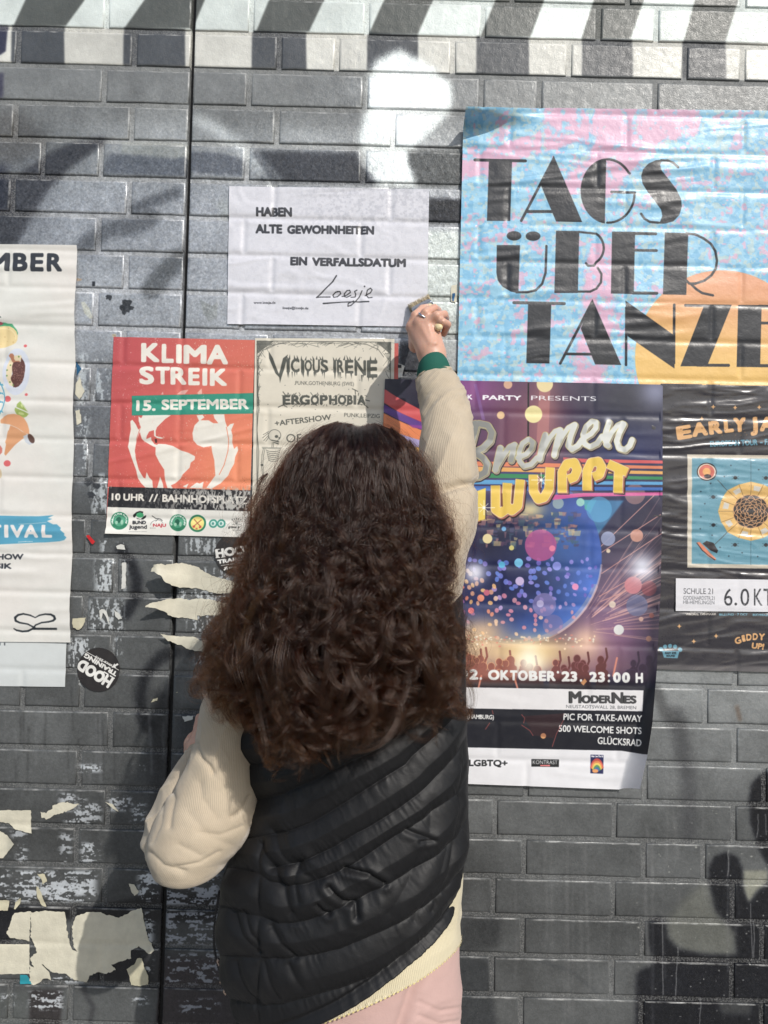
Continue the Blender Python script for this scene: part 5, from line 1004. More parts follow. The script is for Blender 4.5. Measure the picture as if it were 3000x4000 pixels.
# ---------------------------------------------------------------- paste brush
def frame(a, b, up=(0, 0, 1)):
    a, b = np.array(a, float), np.array(b, float); w = b-a; L = np.linalg.norm(w); w /= L; u = np.cross(up, w); u /= np.linalg.norm(u); return w, u, np.cross(w, u), L
tipA, tipB = W3(1602, 1202, -.006), W3(1672, 1163, -.006); tip = (tipA+tipB)/2; endp = W3(1718, 1283, -.168)
ax = (endp-tip)/np.linalg.norm(endp-tip); wv = (tipB-tipA); wv -= ax*wv.dot(ax); hw = np.linalg.norm(wv)/2*1.04; wv /= np.linalg.norm(wv); nv = np.cross(ax, wv)
br = empty('paste_brush', tip); tag(br, 'flat paste brush with pale bristles held in the raised hand', 'brush')
def rel(P): return np.asarray(P)-np.array(br.location)
def loft(name, secs, mat, n=28, parent=None, sq=2.6):
    V = []
    for t, a, b, off_ in secs:
        th = np.linspace(0, 2*np.pi, n+1)[:-1]; cs, sn = np.cos(th), np.sin(th); e = 2/sq
        V.append(tip+ax*t+wv*(off_)+np.outer(np.sign(cs)*np.abs(cs)**e*a, wv)+np.outer(np.sign(sn)*np.abs(sn)**e*b, nv))
    V = np.concatenate(V); F = [tuple(f) for f in gridF(len(secs), n, True)]+[tuple(range(n))[::-1], tuple((len(secs)-1)*n+i for i in range(n))]
    return mesh_obj(name, rel(V), F, mat, parent)
loft('ferrule', [(.026, hw*.98, .0072, 0), (.027, hw, .0076, 0), (.034, hw*.98, .0076, 0), (.035, hw, .008, 0), (.046, hw*.97, .0076, 0), (.047, hw*.9, .007, 0)], simple('brushed_steel', (150, 156, 166), .35, .9), parent=br, sq=5)
q = NT('varnished_wood'); tc = q.n('TexCoord'); q.set(Base_Color=q.mix(q.noise(tc.outputs['Object'], 60, 4), (.70, .55, .30), (.80, .68, .42)), Roughness=.35)
L_ = np.linalg.norm(endp-tip)
loft('handle', [(.046, hw*.86, .0062, 0), (.056, hw*.8, .007, 0), (.072, hw*.5, .007, 0), (.088, .010, .007, 0), (.11, .0105, .0075, 0), (L_-.03, .0085, .0068, 0), (L_-.008, .0078, .0062, 0), (L_-.002, .0062, .005, 0), (L_, .003, .0025, 0)], q.m, parent=br, sq=2.2)
V, F = [], []
for i in range(1500):
    a, b = RNG.uniform(-1, 1), RNG.uniform(-1, 1); p0 = tip+ax*.028+wv*a*hw*.95+nv*b*.0062; sp = 1.10+.04*RNG.normal(); ln = RNG.uniform(-.001, .0025)
    p2 = tip+ax*ln+wv*a*hw*sp+nv*b*.0085*sp+np.array([-.004, 0, -.002])*0; pm = (p0+p2)/2+nv*RNG.normal(0, .0006)+wv*RNG.normal(0, .0006)
    s_ = np.cross(ax, RNG.normal(size=3)); s_ = s_/np.linalg.norm(s_)*.00032; k = len(V)
    V += [p0-s_, p0+s_, pm-s_, pm+s_, p2-s_*.5, p2+s_*.5]; F += [(k, k+1, k+3, k+2), (k+2, k+3, k+5, k+4)]
mesh_obj('bristles', rel(np.array(V)), F, simple('hog_bristle', (206, 190, 158), .55), br)
# ================================================================ the person
import openvdb
def catmull(K, n):
    """K (m, d) control rows -> n interpolated rows"""
    K = np.asarray(K, float); m = len(K); t = np.linspace(0, m-1-1e-9, n); i = t.astype(int); f = (t-i)[:, None]
    g = lambda j: K[np.clip(j, 0, m-1)]
    a, b, c_, d = g(i-1), g(i), g(i+1), g(i+2)
    return .5*((2*b)+(c_-a)*f+(2*a-5*b+4*c_-d)*f**2+(3*b-a-3*c_+d)*f**3)
class Tube:
    """cloth tube through sections (uL, vL, uR, vR, Y, depth half, dz): silhouettes of the photograph at the cloth's own distance"""
    def __init__(s, secs, nr, nc, front=1.0, ddir=None):
        K = []
        for q in secs:
            uL, vL, uR, vR, Y, d = q[:6]; dz = q[6] if len(q) > 6 else 0
            L = W3(uL, vL, Y); R = W3(uR, vR, Y+(q[7] if len(q) > 7 else 0)); K.append([*L, *R, d, dz])
        K = catmull(K, nr); L, R = K[:, :3], K[:, 3:6]; C = (L+R)/2; A = (R-L)/2; d = K[:, 6:7]
        if ddir is None:
            T = np.gradient(C, axis=0); T /= np.linalg.norm(T, axis=1, keepdims=True)+1e-9
            D = np.cross(T, A); D /= np.linalg.norm(D, axis=1, keepdims=True)+1e-9; D *= np.sign(-D[:, 1:2]+1e-9)
        else: D = np.tile(np.array(ddir, float), (nr, 1))
        D = D*d; D[:, 2] += K[:, 7]
        th = np.linspace(0, 2*np.pi, nc+1)[:-1]; s.th = np.tile(th, (nr, 1)); s.t = np.tile(np.linspace(0, 1, nr)[:, None], (1, nc))
        s.P = C[:, None]+np.cos(th)[None, :, None]*A[:, None]+np.sin(th)[None, :, None]*D[:, None]*np.where(np.sin(th) > 0, 1, front)[None, :, None]
        s.nr, s.nc = nr, nc; s.C = C
        du = np.roll(s.P, -1, 1)-np.roll(s.P, 1, 1); dv = np.gradient(s.P, axis=0); N = np.cross(du, dv); N /= np.linalg.norm(N, axis=2, keepdims=True)+1e-12
        out = np.sum(N*(s.P-C[:, None]), axis=2).mean(); s.N = N*np.sign(out); s.flip = out < 0
        s.len = np.cumsum(np.r_[0, np.linalg.norm(np.diff(C, axis=0), axis=1)])[:, None]+0*s.t
        s.arc = np.cumsum(np.linalg.norm(du, axis=2)/2, axis=1)
    def build(s, name, mat, parent, caps=(False, False)):
        P = s.P.reshape(-1, 3); F = gridF(s.nr, s.nc, True); F = F[:, ::-1] if s.flip else F
        V = P; F = [tuple(int(i) for i in f) for f in F]
        for k, cp in enumerate(caps):
            if cp:
                r = range(s.nc) if k == 0 else range((s.nr-1)*s.nc, s.nr*s.nc); r = list(r); V = np.vstack([V, P[r].mean(0)]); c0 = len(V)-1
                for a, b in zip(r, r[1:]+r[:1]): F.append((a, b, c0) if k == 0 else (b, a, c0))
        uv = np.stack([s.arc.ravel(), s.len.ravel()], 1); uv = np.vstack([uv, np.zeros((len(V)-len(P), 2))])
        o = mesh_obj(name, V, F, mat, parent, uv=uv)
        return o
def ridged(a, b, s): return 1-np.abs(2*vn(a, b, s)-1)

# ---- body as one blended surface
RES = .0032
lo = np.array([-.10, -.62, -.01]); hi = np.array([.86, .02, 2.02]); DIM = np.ceil((hi-lo)/RES).astype(int)
BF = np.full(DIM, .03, np.float32)
def _win(pts, pad):
    p = np.array(pts); a = np.clip(((p.min(0)-pad-lo)/RES).astype(int), 0, DIM-1); b = np.clip(((p.max(0)+pad-lo)/RES).astype(int)+2, 1, DIM)
    g = [lo[i]+RES*np.arange(a[i], b[i]) for i in range(3)]; X, Y, Z = np.meshgrid(*g, indexing='ij', sparse=True); return (slice(a[0], b[0]), slice(a[1], b[1]), slice(a[2], b[2])), X, Y, Z
def _un(sl, d, k):
    a = BF[sl]; h = np.maximum(k-np.abs(a-d), 0)/k; BF[sl] = np.minimum(a, d)-h*h*k*.25
def caps_(a, b, ra, rb, k=.012):
    a, b = np.array(a, float), np.array(b, float); sl, X, Y, Z = _win([a, b], max(ra, rb)+.03+k); w = b-a; L2 = w.dot(w)+1e-12
    t = np.clip(((X-a[0])*w[0]+(Y-a[1])*w[1]+(Z-a[2])*w[2])/L2, 0, 1)
    d = np.sqrt((X-a[0]-t*w[0])**2+(Y-a[1]-t*w[1])**2+(Z-a[2]-t*w[2])**2)-(ra+(rb-ra)*t); _un(sl, d.astype(np.float32), k)
def ell_(c, r, k=.02, rot=None):
    c, r = np.array(c, float), np.array(r, float); sl, X, Y, Z = _win([c-r, c+r], .03+k); X, Y, Z = X-c[0], Y-c[1], Z-c[2]
    if rot is not None:
        m = np.array(Matrix.Rotation(rot[0], 3, rot[1])); X, Y, Z = m[0, 0]*X+m[1, 0]*Y+m[2, 0]*Z, m[0, 1]*X+m[1, 1]*Y+m[2, 1]*Z, m[0, 2]*X+m[1, 2]*Y+m[2, 2]*Z
    q = np.sqrt((X/r[0])**2+(Y/r[1])**2+(Z/r[2])**2); g = np.sqrt((X/r[0]**2)**2+(Y/r[1]**2)**2+(Z/r[2]**2)**2)+1e-6; _un(sl, (q*(q-1)/g).astype(np.float32), k)
def chain(P, R, k=.006):
    for a, b, ra, rb in zip(P[:-1], P[1:], R[:-1], R[1:]): caps_(a, b, ra, rb, k)
HC = W3(1388, 1930, -.375)                                  # head centre
ell_(HC+[0, -.008, .018], (.074, .092, .088)); ell_(HC+[0, .035, -.045], (.054, .058, .072)); ell_(HC+[0, .062, -.095], (.026, .026, .022))
caps_(HC+[0, .092, .0], HC+[0, .112, -.032], .009, .013, .01); caps_(HC+[-.03, .082, .022], HC+[.03, .082, .022], .010, .010, .012)
for sx in (-1, 1): ell_(HC+[sx*.074, 0, -.018], (.010, .018, .030), .006); ell_(HC+[sx*.031, .085, .006], (.012, .010, .007), .003)
caps_(HC+[-.017, .094, -.062], HC+[.017, .094, -.062], .007, .007, .005); caps_(HC+[-.014, .092, -.074], HC+[.014, .092, -.074], .006, .006, .003)
NB = W3(1380, 2330, -.335); caps_(HC+[0, -.02, -.06], NB, .055, .058, .03)
chest = W3(1370, 2760, -.325); belly = W3(1360, 3250, -.325); hipc = W3(1370, 3760, -.32)
ell_(chest, (.135, .085, .17), .05); ell_(belly, (.112, .075, .17), .06); ell_(hipc, (.128, .092, .12), .06)
SR = W3(1655, 2275, -.335); SL = W3(930, 2800, -.35)
caps_(NB+[0, 0, -.03], SR, .048, .038, .03); caps_(NB+[0, 0, -.05], SL, .055, .045, .04)
ER = W3(1745, 1850, -.305); WR = W3(1690, 1400, -.150); EL = W3(712, 3310, -.395); WL = W3(768, 2990, -.275)
caps_(SR, ER, .037, .033, .02); caps_(ER, WR, .033, .0235, .015); caps_(SL, EL, .045, .037, .02); caps_(EL, WL, .037, .024, .015)
# right hand around the brush: palm then five fingers
MC = [W3(1608, 1278, -.128), W3(1638, 1262, -.142), W3(1668, 1262, -.146), W3(1694, 1272, -.140)]
WH = W3(1683, 1372, -.152)
caps_(WR, WH, .0240, .0225, .010)
for i, m in enumerate(MC): caps_(WH+[(i-1.5)*.007, .002*(abs(i-1.5)), 0], m, .0165, (.0118, .0122, .0118, .0108)[i], .012)
caps_(W3(1664, 1335, -.135), W3(1650, 1285, -.125), .016, .015, .012)
k_ = .0022
chain([MC[0], W3(1622, 1232, -.134), W3(1650, 1206, -.112), W3(1668, 1200, -.094)], [.0112, .0088, .0080, .0072], k_)
chain([MC[1], W3(1662, 1222, -.150), W3(1696, 1204, -.132), W3(1712, 1212, -.108)], [.0116, .0092, .0084, .0074], k_)
chain([MC[2], W3(1706, 1233, -.158), W3(1735, 1229, -.140), W3(1742, 1246, -.118)], [.0112, .0090, .0083, .0074], k_)
chain([MC[3], W3(1728, 1258, -.160), W3(1748, 1268, -.146), W3(1734, 1304, -.130)], [.0104, .0085, .0078, .0068], k_)
chain([W3(1625, 1350, -.118), W3(1616, 1300, -.096), W3(1640, 1255, -.080), W3(1668, 1238, -.074)], [.0150, .0112, .0095, .0080], .005)
for m in MC: ell_(m+[0, -.0035, 0], (.0095, .0090, .0095), .006)
for i, m in enumerate(MC[1:]): caps_(WH+[(i-.5)*.006, -.0225, .01], m+[0, -.0085, 0], .0016, .0022, .006)        # tendons
# left hand in front of the chest, only its thumb side shows past the sleeve
WLh = W3(772, 2940, -.245); caps_(WL, WLh, .022, .021, .01); ell_(WLh+[.006, .03, .02], (.026, .034, .022), .012)
for i in range(4):
    b0 = WLh+[-.012+.013*i, .05, .030-.004*i]; chain([b0, b0+[-.004, .030, .012], b0+[-.006, .040, -.012], b0+[-.002, .026, -.026]], [.0098, .0088, .0080, .0072], .003)
chain([WLh+[-.010, .010, .006], W3(748, 2930, -.226), W3(744, 2902, -.216), W3(750, 2880, -.206)], [.015, .0125, .0108, .0092], .006)
# legs
FR = np.array([hipc[0]+.10, -.30, 0]); FL = np.array([hipc[0]-.10, -.34, 0])
HR = hipc+[.078, .0, -.06]; HL = hipc+[-.075, -.005, -.06]
for h_, f_ in ((HR, FR), (HL, FL)):
    kn = np.array([(h_[0]+f_[0])/2, h_[1]+.03, .46]); caps_(h_, kn, .068, .050, .04); caps_(kn, f_+[0, -.01, .10], .052, .034, .02)
    caps_(f_+[0, -.02, .045], f_+[0, .13, .035], .032, .024, .02); caps_(f_+[0, -.02, .05], f_+[0, -.01, .1], .034, .034, .02)
grid = openvdb.FloatGrid(.03); grid.copyFromArray(BF); pts, tri, quad = grid.convertToPolygons(isovalue=0.0, adaptivity=0.0)
del BF
q = NT('skin'); g = q.n('NewGeometry'); pos = g.outputs['Position']
q.set(Base_Color=q.mix(q.noise(pos, 45, 4, .6), (.56, .30, .215), (.66, .40, .30)), Roughness=.44); q.b.inputs['Subsurface Weight'].default_value = .25; q.b.inputs['Subsurface Radius'].default_value = (.006, .002, .001); q.b.inputs['Subsurface Scale'].default_value = 1
b1 = q.n('Bump', i_Strength=.25, i_Distance=.0012); q.l(q.noise(pos, 220, 3, .6), b1.inputs['Height']); q.l(b1.outputs[0], q.b.inputs['Normal'])
M_SKIN = q.m
person = empty('person', (hipc[0], -.33, 0)); tag(person, 'person with long dark curly hair reaching up to paste the slogan poster', 'person')
def child(o):
    o.matrix_parent_inverse = Matrix.Translation(-person.location); return o
F_ = np.concatenate([np.asarray(quad, int).reshape(-1, 4)]) if len(quad) else np.zeros((0, 4), int)
Vb = np.asarray(pts)*RES+lo
body = child(mesh_obj('body', Vb, F_[:, ::-1].copy(), M_SKIN, person))
sm_ = body.modifiers.new('smooth', 'SMOOTH'); sm_.factor = .5; sm_.iterations = 3

# finger ring
rc = W3(1678, 1229, -.1545); d1 = W3(1712, 1205, -.146)-W3(1640, 1262, -.146); d1 /= np.linalg.norm(d1); e1 = np.cross(d1, (0, 1, 0)); e1 /= np.linalg.norm(e1); e2 = np.cross(d1, e1)
a_r = MC[1]; b_r = W3(1662, 1222, -.150); d1 = (b_r-a_r)/np.linalg.norm(b_r-a_r); e1 = np.cross(d1, (0, 1, 0)); e1 /= np.linalg.norm(e1); e2 = np.cross(d1, e1); rc = a_r+(b_r-a_r)*.66+np.array([.0005, -.0006, 0])
V = []; n1, n2 = 40, 10
for i in range(n1):
    a = 2*math.pi*i/n1; r_ = .0107+.0004*(i % 4 == 0); rad = math.cos(a)*e1+math.sin(a)*e2
    for j in range(n2): b = 2*math.pi*j/n2; w_ = .0014+.0006*math.sin(6*a)**2; V.append(rc+rad*(r_+w_*math.cos(b))+d1*(.0019+.0006*math.sin(6*a)**2)*math.sin(b))
F = [(i*n2+j, i*n2+(j+1) % n2, ((i+1) % n1)*n2+(j+1) % n2, ((i+1) % n1)*n2+j) for i in range(n1) for j in range(n2)]
child(mesh_obj('ring', V, F, simple('silver', (200, 200, 205), .22, 1.0), person))

# ---- cloth materials
def cord_mat(name, c1, c2, rib=.0030, strength=.5):
    q = NT(name); uvn = q.n('UVMap', uv_map='UVMap'); g = q.n('NewGeometry'); pos = g.outputs['Position']
    s_ = q.n('SeparateXYZ'); q.l(uvn.outputs[0], s_.inputs[0]); w = q.math('MULTIPLY', s_.outputs[0], 2*math.pi/rib); r_ = q.math('ABSOLUTE', q.math('SINE', q.math('MULTIPLY', w, .5)))
    col = q.mix(q.ramp(q.noise(pos, 14, 4, .6), [(.3, 0), (.7, 1)]), c1, c2); col = q.mix(q.mapr(r_, 0, 1, .30, 0), col, tuple(np.array(c1)*.6))
    q.set(Base_Color=col, Roughness=.85); q.b.inputs['Sheen Weight'].default_value = .3; q.b.inputs['Sheen Roughness'].default_value = .4; q.b.inputs['Specular IOR Level'].default_value = .2
    b1 = q.n('Bump', i_Strength=strength, i_Distance=.0008); q.l(r_, b1.inputs['Height'])
    b2 = q.n('Bump', i_Strength=.25, i_Distance=.006); q.l(q.noise(pos, 35, 3, .6), b2.inputs['Height']); q.l(b1.outputs[0], b2.inputs['Normal']); q.l(b2.outputs[0], q.b.inputs['Normal']); return q.m
M_CORD = cord_mat('beige_corduroy', (.48, .40, .30), (.545, .46, .345), strength=.5)
# right sleeve, arm raised
sl_ = Tube([(1629, 1482, 1759, 1440, -.166, .032, -.010), (1628, 1496, 1774, 1462, -.172, .036, -.009), (1632, 1530, 1800, 1500, -.188, .040, -.006), (1642, 1580, 1826, 1565, -.207, .042, -.003), (1648, 1650, 1842, 1640, -.232, .044), (1642, 1730, 1852, 1730, -.262, .047), (1636, 1820, 1860, 1830, -.292, .053), (1632, 1910, 1862, 1925, -.305, .056), (1625, 2000, 1860, 2010, -.320, .060), (1610, 2090, 1848, 2090, -.330, .066), (1590, 2190, 1824, 2190, -.335, .074), (1560, 2300, 1806, 2290, -.335, .080), (1500, 2440, 1780, 2430, -.335, .078)], 230, 150)
t, th = sl_.t, sl_.th
f = .0042*(ridged(th*.7+t*4, t*26-th*1.9, 3)-.5)*ss(.02, .08, t)*(1-ss(.30, .42, t))         # bunching near the cuff
f += .004*(ridged(th*.8-t*5, t*9+th*.9, 5)-.5)*ss(.2, .35, t)
f += .009*(ridged(th*.7+2, t*7-th*1.2, 9)**2-.35)*np.exp(-((t-.62)/.16)**2)
f += .003*(fbm(th*2, t*18, 7, 3)-.5)
f -= .010*np.exp(-((t-.60-.05*np.sin(th-1.1))/.018)**2)*ss(0, .5, np.sin(th+.9))
f += .003*np.exp(-((t-.045)/.012)**2)-.003*np.exp(-((t-.075)/.008)**2)
sl_.P += sl_.N*f[..., None]; child(sl_.build('right_sleeve', M_CORD, person))
for k_, (p_, w_) in enumerate(((W3(1806, 1530, -.192), .0042),)):
    pass
V = []; n1 = 20; nb = np.array([.55, -.8, .1]); nb /= np.linalg.norm(nb); ub = np.cross(nb, (0, 0, 1)); ub /= np.linalg.norm(ub); vb = np.cross(nb, ub); bc = W3(1797, 1521, -.205)
for r_, h_ in ((.0052, 0), (.0056, .001), (.0050, .0022), (.0036, .0018)): V += [bc+nb*h_+(ub*math.cos(a)+vb*math.sin(a))*r_ for a in np.linspace(0, 2*math.pi, n1+1)[:-1]]
F = [tuple(f_) for f_ in gridF(4, n1, True)]+[tuple(range(3*n1, 4*n1))]
child(mesh_obj('cuff_button', V, F, simple('pearl_button', (215, 212, 205), .25), person))
# green knitted cuff of the jumper underneath
cf = Tube([(1638, 1440, 1738, 1400, -.161, .0262), (1635, 1446, 1742, 1405, -.163, .0295), (1632, 1458, 1749, 1418, -.166, .0312), (1631, 1474, 1756, 1436, -.169, .0315), (1630, 1495, 1762, 1455, -.172, .0300)], 40, 180)
cf.P += cf.N*(.0006*np.abs(np.sin(cf.th*45))+.0008*np.sin(cf.t*3.1))[..., None]
child(cf.build('jumper_cuff', simple('green_rib_knit', (20, 88, 74), .85, bump=(500, .4, .001)), person))
# left sleeve: upper arm, then the forearm going forward behind it
ls = Tube([(880, 2600, 1080, 2600, -.340, .055), (826, 2680, 1060, 2700, -.345, .060), (796, 2735, 1040, 2780, -.350, .062), (782, 2790, 1020, 2850, -.352, .062), (770, 2860, 1010, 2930, -.356, .062), (752, 2940, 1005, 3010, -.362, .064), (705, 3040, 1005, 3095, -.370, .066), (650, 3130, 1000, 3180, -.378, .070), (606, 3215, 972, 3255, -.388, .072), (580, 3290, 925, 3325, -.396, .070), (578, 3345, 890, 3362, -.400, .066), (592, 3382, 868, 3394, -.402, .060), (618, 3410, 836, 3416, -.402, .048), (655, 3430, 795, 3432, -.402, .030), (712, 3438, 740, 3438, -.402, .006)], 240, 170)
t, th = ls.t, ls.th; env = ss(.05, .2, t)*(1-ss(.93, 1, t))
f = .0024*(fbm(th*.7+t*2, t*5-th*.6, 13, 2)-.5)*env+.0018*(ridged(th*1.6-t*4, t*12+th*1.9, 15)**3-.25)*env*ss(.4, .65, fbm(th*.8, t*4, 19, 2))+.002*(fbm(th*2, t*14, 17, 3)-.5)
def crease(U, V_, pts, w): return np.min([seg_d(U, V_, a, b) for a, b in zip(pts[:-1], pts[1:])], axis=0)
def seg_d(U, V_, a, b):
    a, b = np.array(a, float), np.array(b, float); w = b-a; tt = np.clip(((U-a[0])*w[0]+(V_-a[1])*w[1])/(w@w), 0, 1); return np.hypot(U-a[0]-tt*w[0], V_-a[1]-tt*w[1])
U, V_ = PX(ls.P); back = np.sin(th) > -.2
for pts_, dep, w_ in (([(768, 2905), (785, 2960), (820, 2995), (832, 3020)], .010, 12), ([(905, 3190), (945, 3160), (975, 3110)], .008, 10), ([(668, 3060), (680, 3120), (668, 3180), (662, 3230)], .008, 13), ([(585, 3330), (640, 3380), (720, 3400)], .006, 14), ([(780, 3060), (790, 3120), (850, 3200)], .0045, 22), ([(740, 3180), (820, 3270), (900, 3300)], .004, 24), ([(700, 3300), (780, 3340)], .004, 18), ([(945, 3225), (860, 3262), (775, 3252)], .004, 11), ([(855, 3325), (780, 3368), (690, 3384)], .0045, 10), ([(640, 3140), (628, 3220), (598, 3290)], .004, 10)):
    d = crease(U, V_, pts_, w_); f -= dep*.50*np.exp(-(d/(w_*.75))**1.3)*back; f += dep*.08*np.exp(-((d-w_*2.6)/(w_*2.6))**2)*back
ls.P += ls.N*f[..., None]; child(ls.build('left_sleeve', M_CORD, person, caps=(False, True)))
fa = Tube([(690, 3370, 800, 3390, -.380, .026), (600, 3350, 790, 3390, -.380, .044), (562, 3310, 800, 3390, -.378, .056), (565, 3250, 800, 3330, -.366, .056), (586, 3185, 800, 3265, -.350, .054), (622, 3110, 800, 3190, -.330, .052), (655, 3050, 802, 3120, -.312, .048), (694, 2985, 806, 3050, -.290, .042), (724, 2945, 812, 2995, -.272, .036), (735, 2928, 812, 2975, -.264, .033)], 150, 120)
t, th = fa.t, fa.th; f = .007*(ridged(th*.8+t*2, t*6-th, 23)-.5)*ss(.05, .2, t)*(1-ss(.9, 1, t))+.004*(ridged(th*1.1, t*12+th, 25)-.5)
fa.P += fa.N*f[..., None]; child(fa.build('left_forearm_sleeve', M_CORD, person, caps=(True, False)))

# ---- shirt tail under the vest
st = Tube([(1010, 3300, 1790, 3000, -.320, .095), (985, 3600, 1800, 3250, -.320, .105), (960, 3800, 1806, 3420, -.322, .112), (946, 3900, 1802, 3540, -.325, .117, .008), (942, 3960, 1798, 3622, -.328, .121, .016), (942, 3985, 1796, 3660, -.328, .1225, .022)], 110, 330)
t, th = st.t, st.th; f = .004*(ridged(th*1.4, t*3+th*.4, 31)-.5)+.0016*np.sin(th*70+3*np.sin(th*9))*ss(.92, .99, t)
st.P += st.N*f[..., None]; st.P[..., 2] += (.002*np.sin(th*95)*ss(.97, 1, t))
child(st.build('shirt_tail', cord_mat('cream_corduroy', (.62, .55, .38), (.68, .61, .44)), person))
stp = st.P[-8]; stn = st.N[-8]; V, F = [], []
for i in range(0, st.nc, 2):
    a = stp[i]+stn[i]*.0016; b = stp[(i+1) % st.nc]+stn[(i+1) % st.nc]*.0016; u_ = (b-a); a2 = a+u_*.1; b2 = a+u_*1.0; k = len(V); z_ = np.array([0, 0, .0011])
    V += [a2-z_, b2-z_, b2+z_, a2+z_]; F.append((k, k+1, k+2, k+3))
child(mesh_obj('hem_stitching', V, F, simple('yellow_thread', (222, 206, 140), .7), person))

# ---- quilted vest
SECT = [(941, 3962, 1786, 3496), (889, 3870, 1808, 3425), (857, 3745, 1830, 3350), (842, 3611, 1843, 3270), (852, 3482, 1842, 3180), (872, 3380, 1839, 3085), (925, 3275, 1843, 2990), (962, 3180, 1838, 2900), (975, 3090, 1836, 2800), (945, 2990, 1832, 2690), (905, 2890, 1831, 2580), (882, 2800, 1828, 2440), (886, 2700, 1815, 2320), (925, 2600, 1787, 2246), (1010, 2500, 1715, 2180), (1140, 2400, 1610, 2150), (1260, 2310, 1500, 2140)]
DEP = [.132, .138, .142, .143, .142, .140, .138, .136, .134, .132, .130, .126, .120, .110, .096, .078, .058]
vt = Tube([(*a, -.330, d, -.0, 0) for a, d in zip(SECT, DEP)], 560, 640, ddir=(0, -1, -.06))
U, V_ = PX(vt.P); th, t = vt.th, vt.t
SEAMS = [[(820, 3160), (997, 3129), (1100, 3106), (1135, 3088), (1247, 3041), (1276, 3020), (1370, 2976), (1452, 2941), (1560, 2880), (1660, 2790), (1750, 2700), (1850, 2600)],
 [(820, 3290), (1000, 3270), (1112, 3253), (1212, 3217), (1294, 3170), (1382, 3117), (1511, 3035), (1588, 2988), (1617, 2953), (1688, 2894), (1741, 2847), (1850, 2730)],
 [(1060, 3390), (1135, 3376), (1165, 3373), (1223, 3347), (1300, 3314), (1394, 3258), (1447, 3232), (1558, 3164), (1629, 3111), (1670, 3076), (1747, 3000), (1794, 2947), (1850, 2850)],
 [(830, 3370), (882, 3382), (911, 3388), (1011, 3414), (1050, 3445), (1120, 3464), (1206, 3452), (1306, 3414), (1406, 3364), (1476, 3317), (1582, 3247), (1664, 3200), (1747, 3135), (1794, 3106), (1850, 3020)],
 [(830, 3530), (876, 3543), (947, 3570), (1005, 3582), (1088, 3608), (1150, 3608), (1218, 3594), (1282, 3570), (1394, 3517), (1476, 3476), (1570, 3429), (1629, 3394), (1723, 3335), (1788, 3276), (1850, 3180)],
 [(830, 3735), (864, 3737), (947, 3740), (1011, 3746), (1100, 3749), (1235, 3735), (1335, 3711), (1406, 3682), (1511, 3635), (1600, 3588), (1664, 3547), (1700, 3517), (1790, 3430), (1850, 3360)],
 [(850, 3900), (911, 3915), (1005, 3934), (1100, 3929), (1176, 3911), (1247, 3890), (1335, 3867), (1423, 3835), (1500, 3800), (1600, 3730), (1700, 3630), (1800, 3500)],
 [(820, 3000), (1000, 2990), (1200, 2940), (1350, 2880), (1500, 2790), (1650, 2660), (1850, 2480)], [(820, 2860), (1000, 2850), (1200, 2800), (1350, 2740), (1500, 2650), (1650, 2530), (1850, 2360)], [(860, 2700), (1100, 2680), (1350, 2580), (1550, 2430), (1850, 2250)], [(900, 2560), (1200, 2480), (1500, 2330), (1700, 2190)],
 ]
VS = [[(1023, 3275), (1016, 3350), (1011, 3405), (1007, 3582), (1014, 3746), (1005, 3934), (1010, 3990)], [(1712, 2830), (1800, 3060), (1780, 3210), (1740, 3330), (1700, 3520)][:0] or [(1822, 2900), (1803, 3060), (1798, 3160), (1775, 3300), (1745, 3420), (1690, 3560)]]
def poly_d(pts): return np.min([seg_d(U, V_, a, b) for a, b in zip(pts[:-1], pts[1:])], axis=0)
bk = np.sin(th) > -.12
D_ = np.array([poly_d(p) for p in SEAMS]); dmin = D_.min(0); dv_ = np.minimum(poly_d(VS[0]), poly_d(VS[1])*1.4)
# on the front (never seen here) plain horizontal rows
zf = np.abs(((vt.P[..., 2]*13) % 1)-.5)*2; dfront = zf*75; dmin = np.where(bk, dmin, dfront); dv_ = np.where(bk, dv_, 200)
tilt = .52; a_ = U*math.cos(tilt)-V_*math.sin(tilt); b_ = U*math.sin(tilt)+V_*math.cos(tilt)
left = ss(1060, 980, U)
puff = (1-np.exp(-(dmin/21)**.95))*(.60+.40*ss(0, 85, dmin))
h = .0120*puff*(1-.62*np.exp(-(dv_/14)))
near = np.exp(-dmin/30)
pk = ridged(a_/17+.6*vn(a_/40, b_/30, 3), b_/150, 5)
h += .0026*(pk**2-.30)*near*(1-np.exp(-dmin/4))*(.25+.75*ss(.35, .7, fbm(a_/130, b_/130, 8, 2)))
h += .0015*(ridged(a_/62+b_/190, b_/75-a_/260, 11)-.5)*ss(.38, .68, fbm(U/190, V_/190, 12, 2))
h += .0008*(fbm(a_/24, b_/40, 14, 3)-.5)
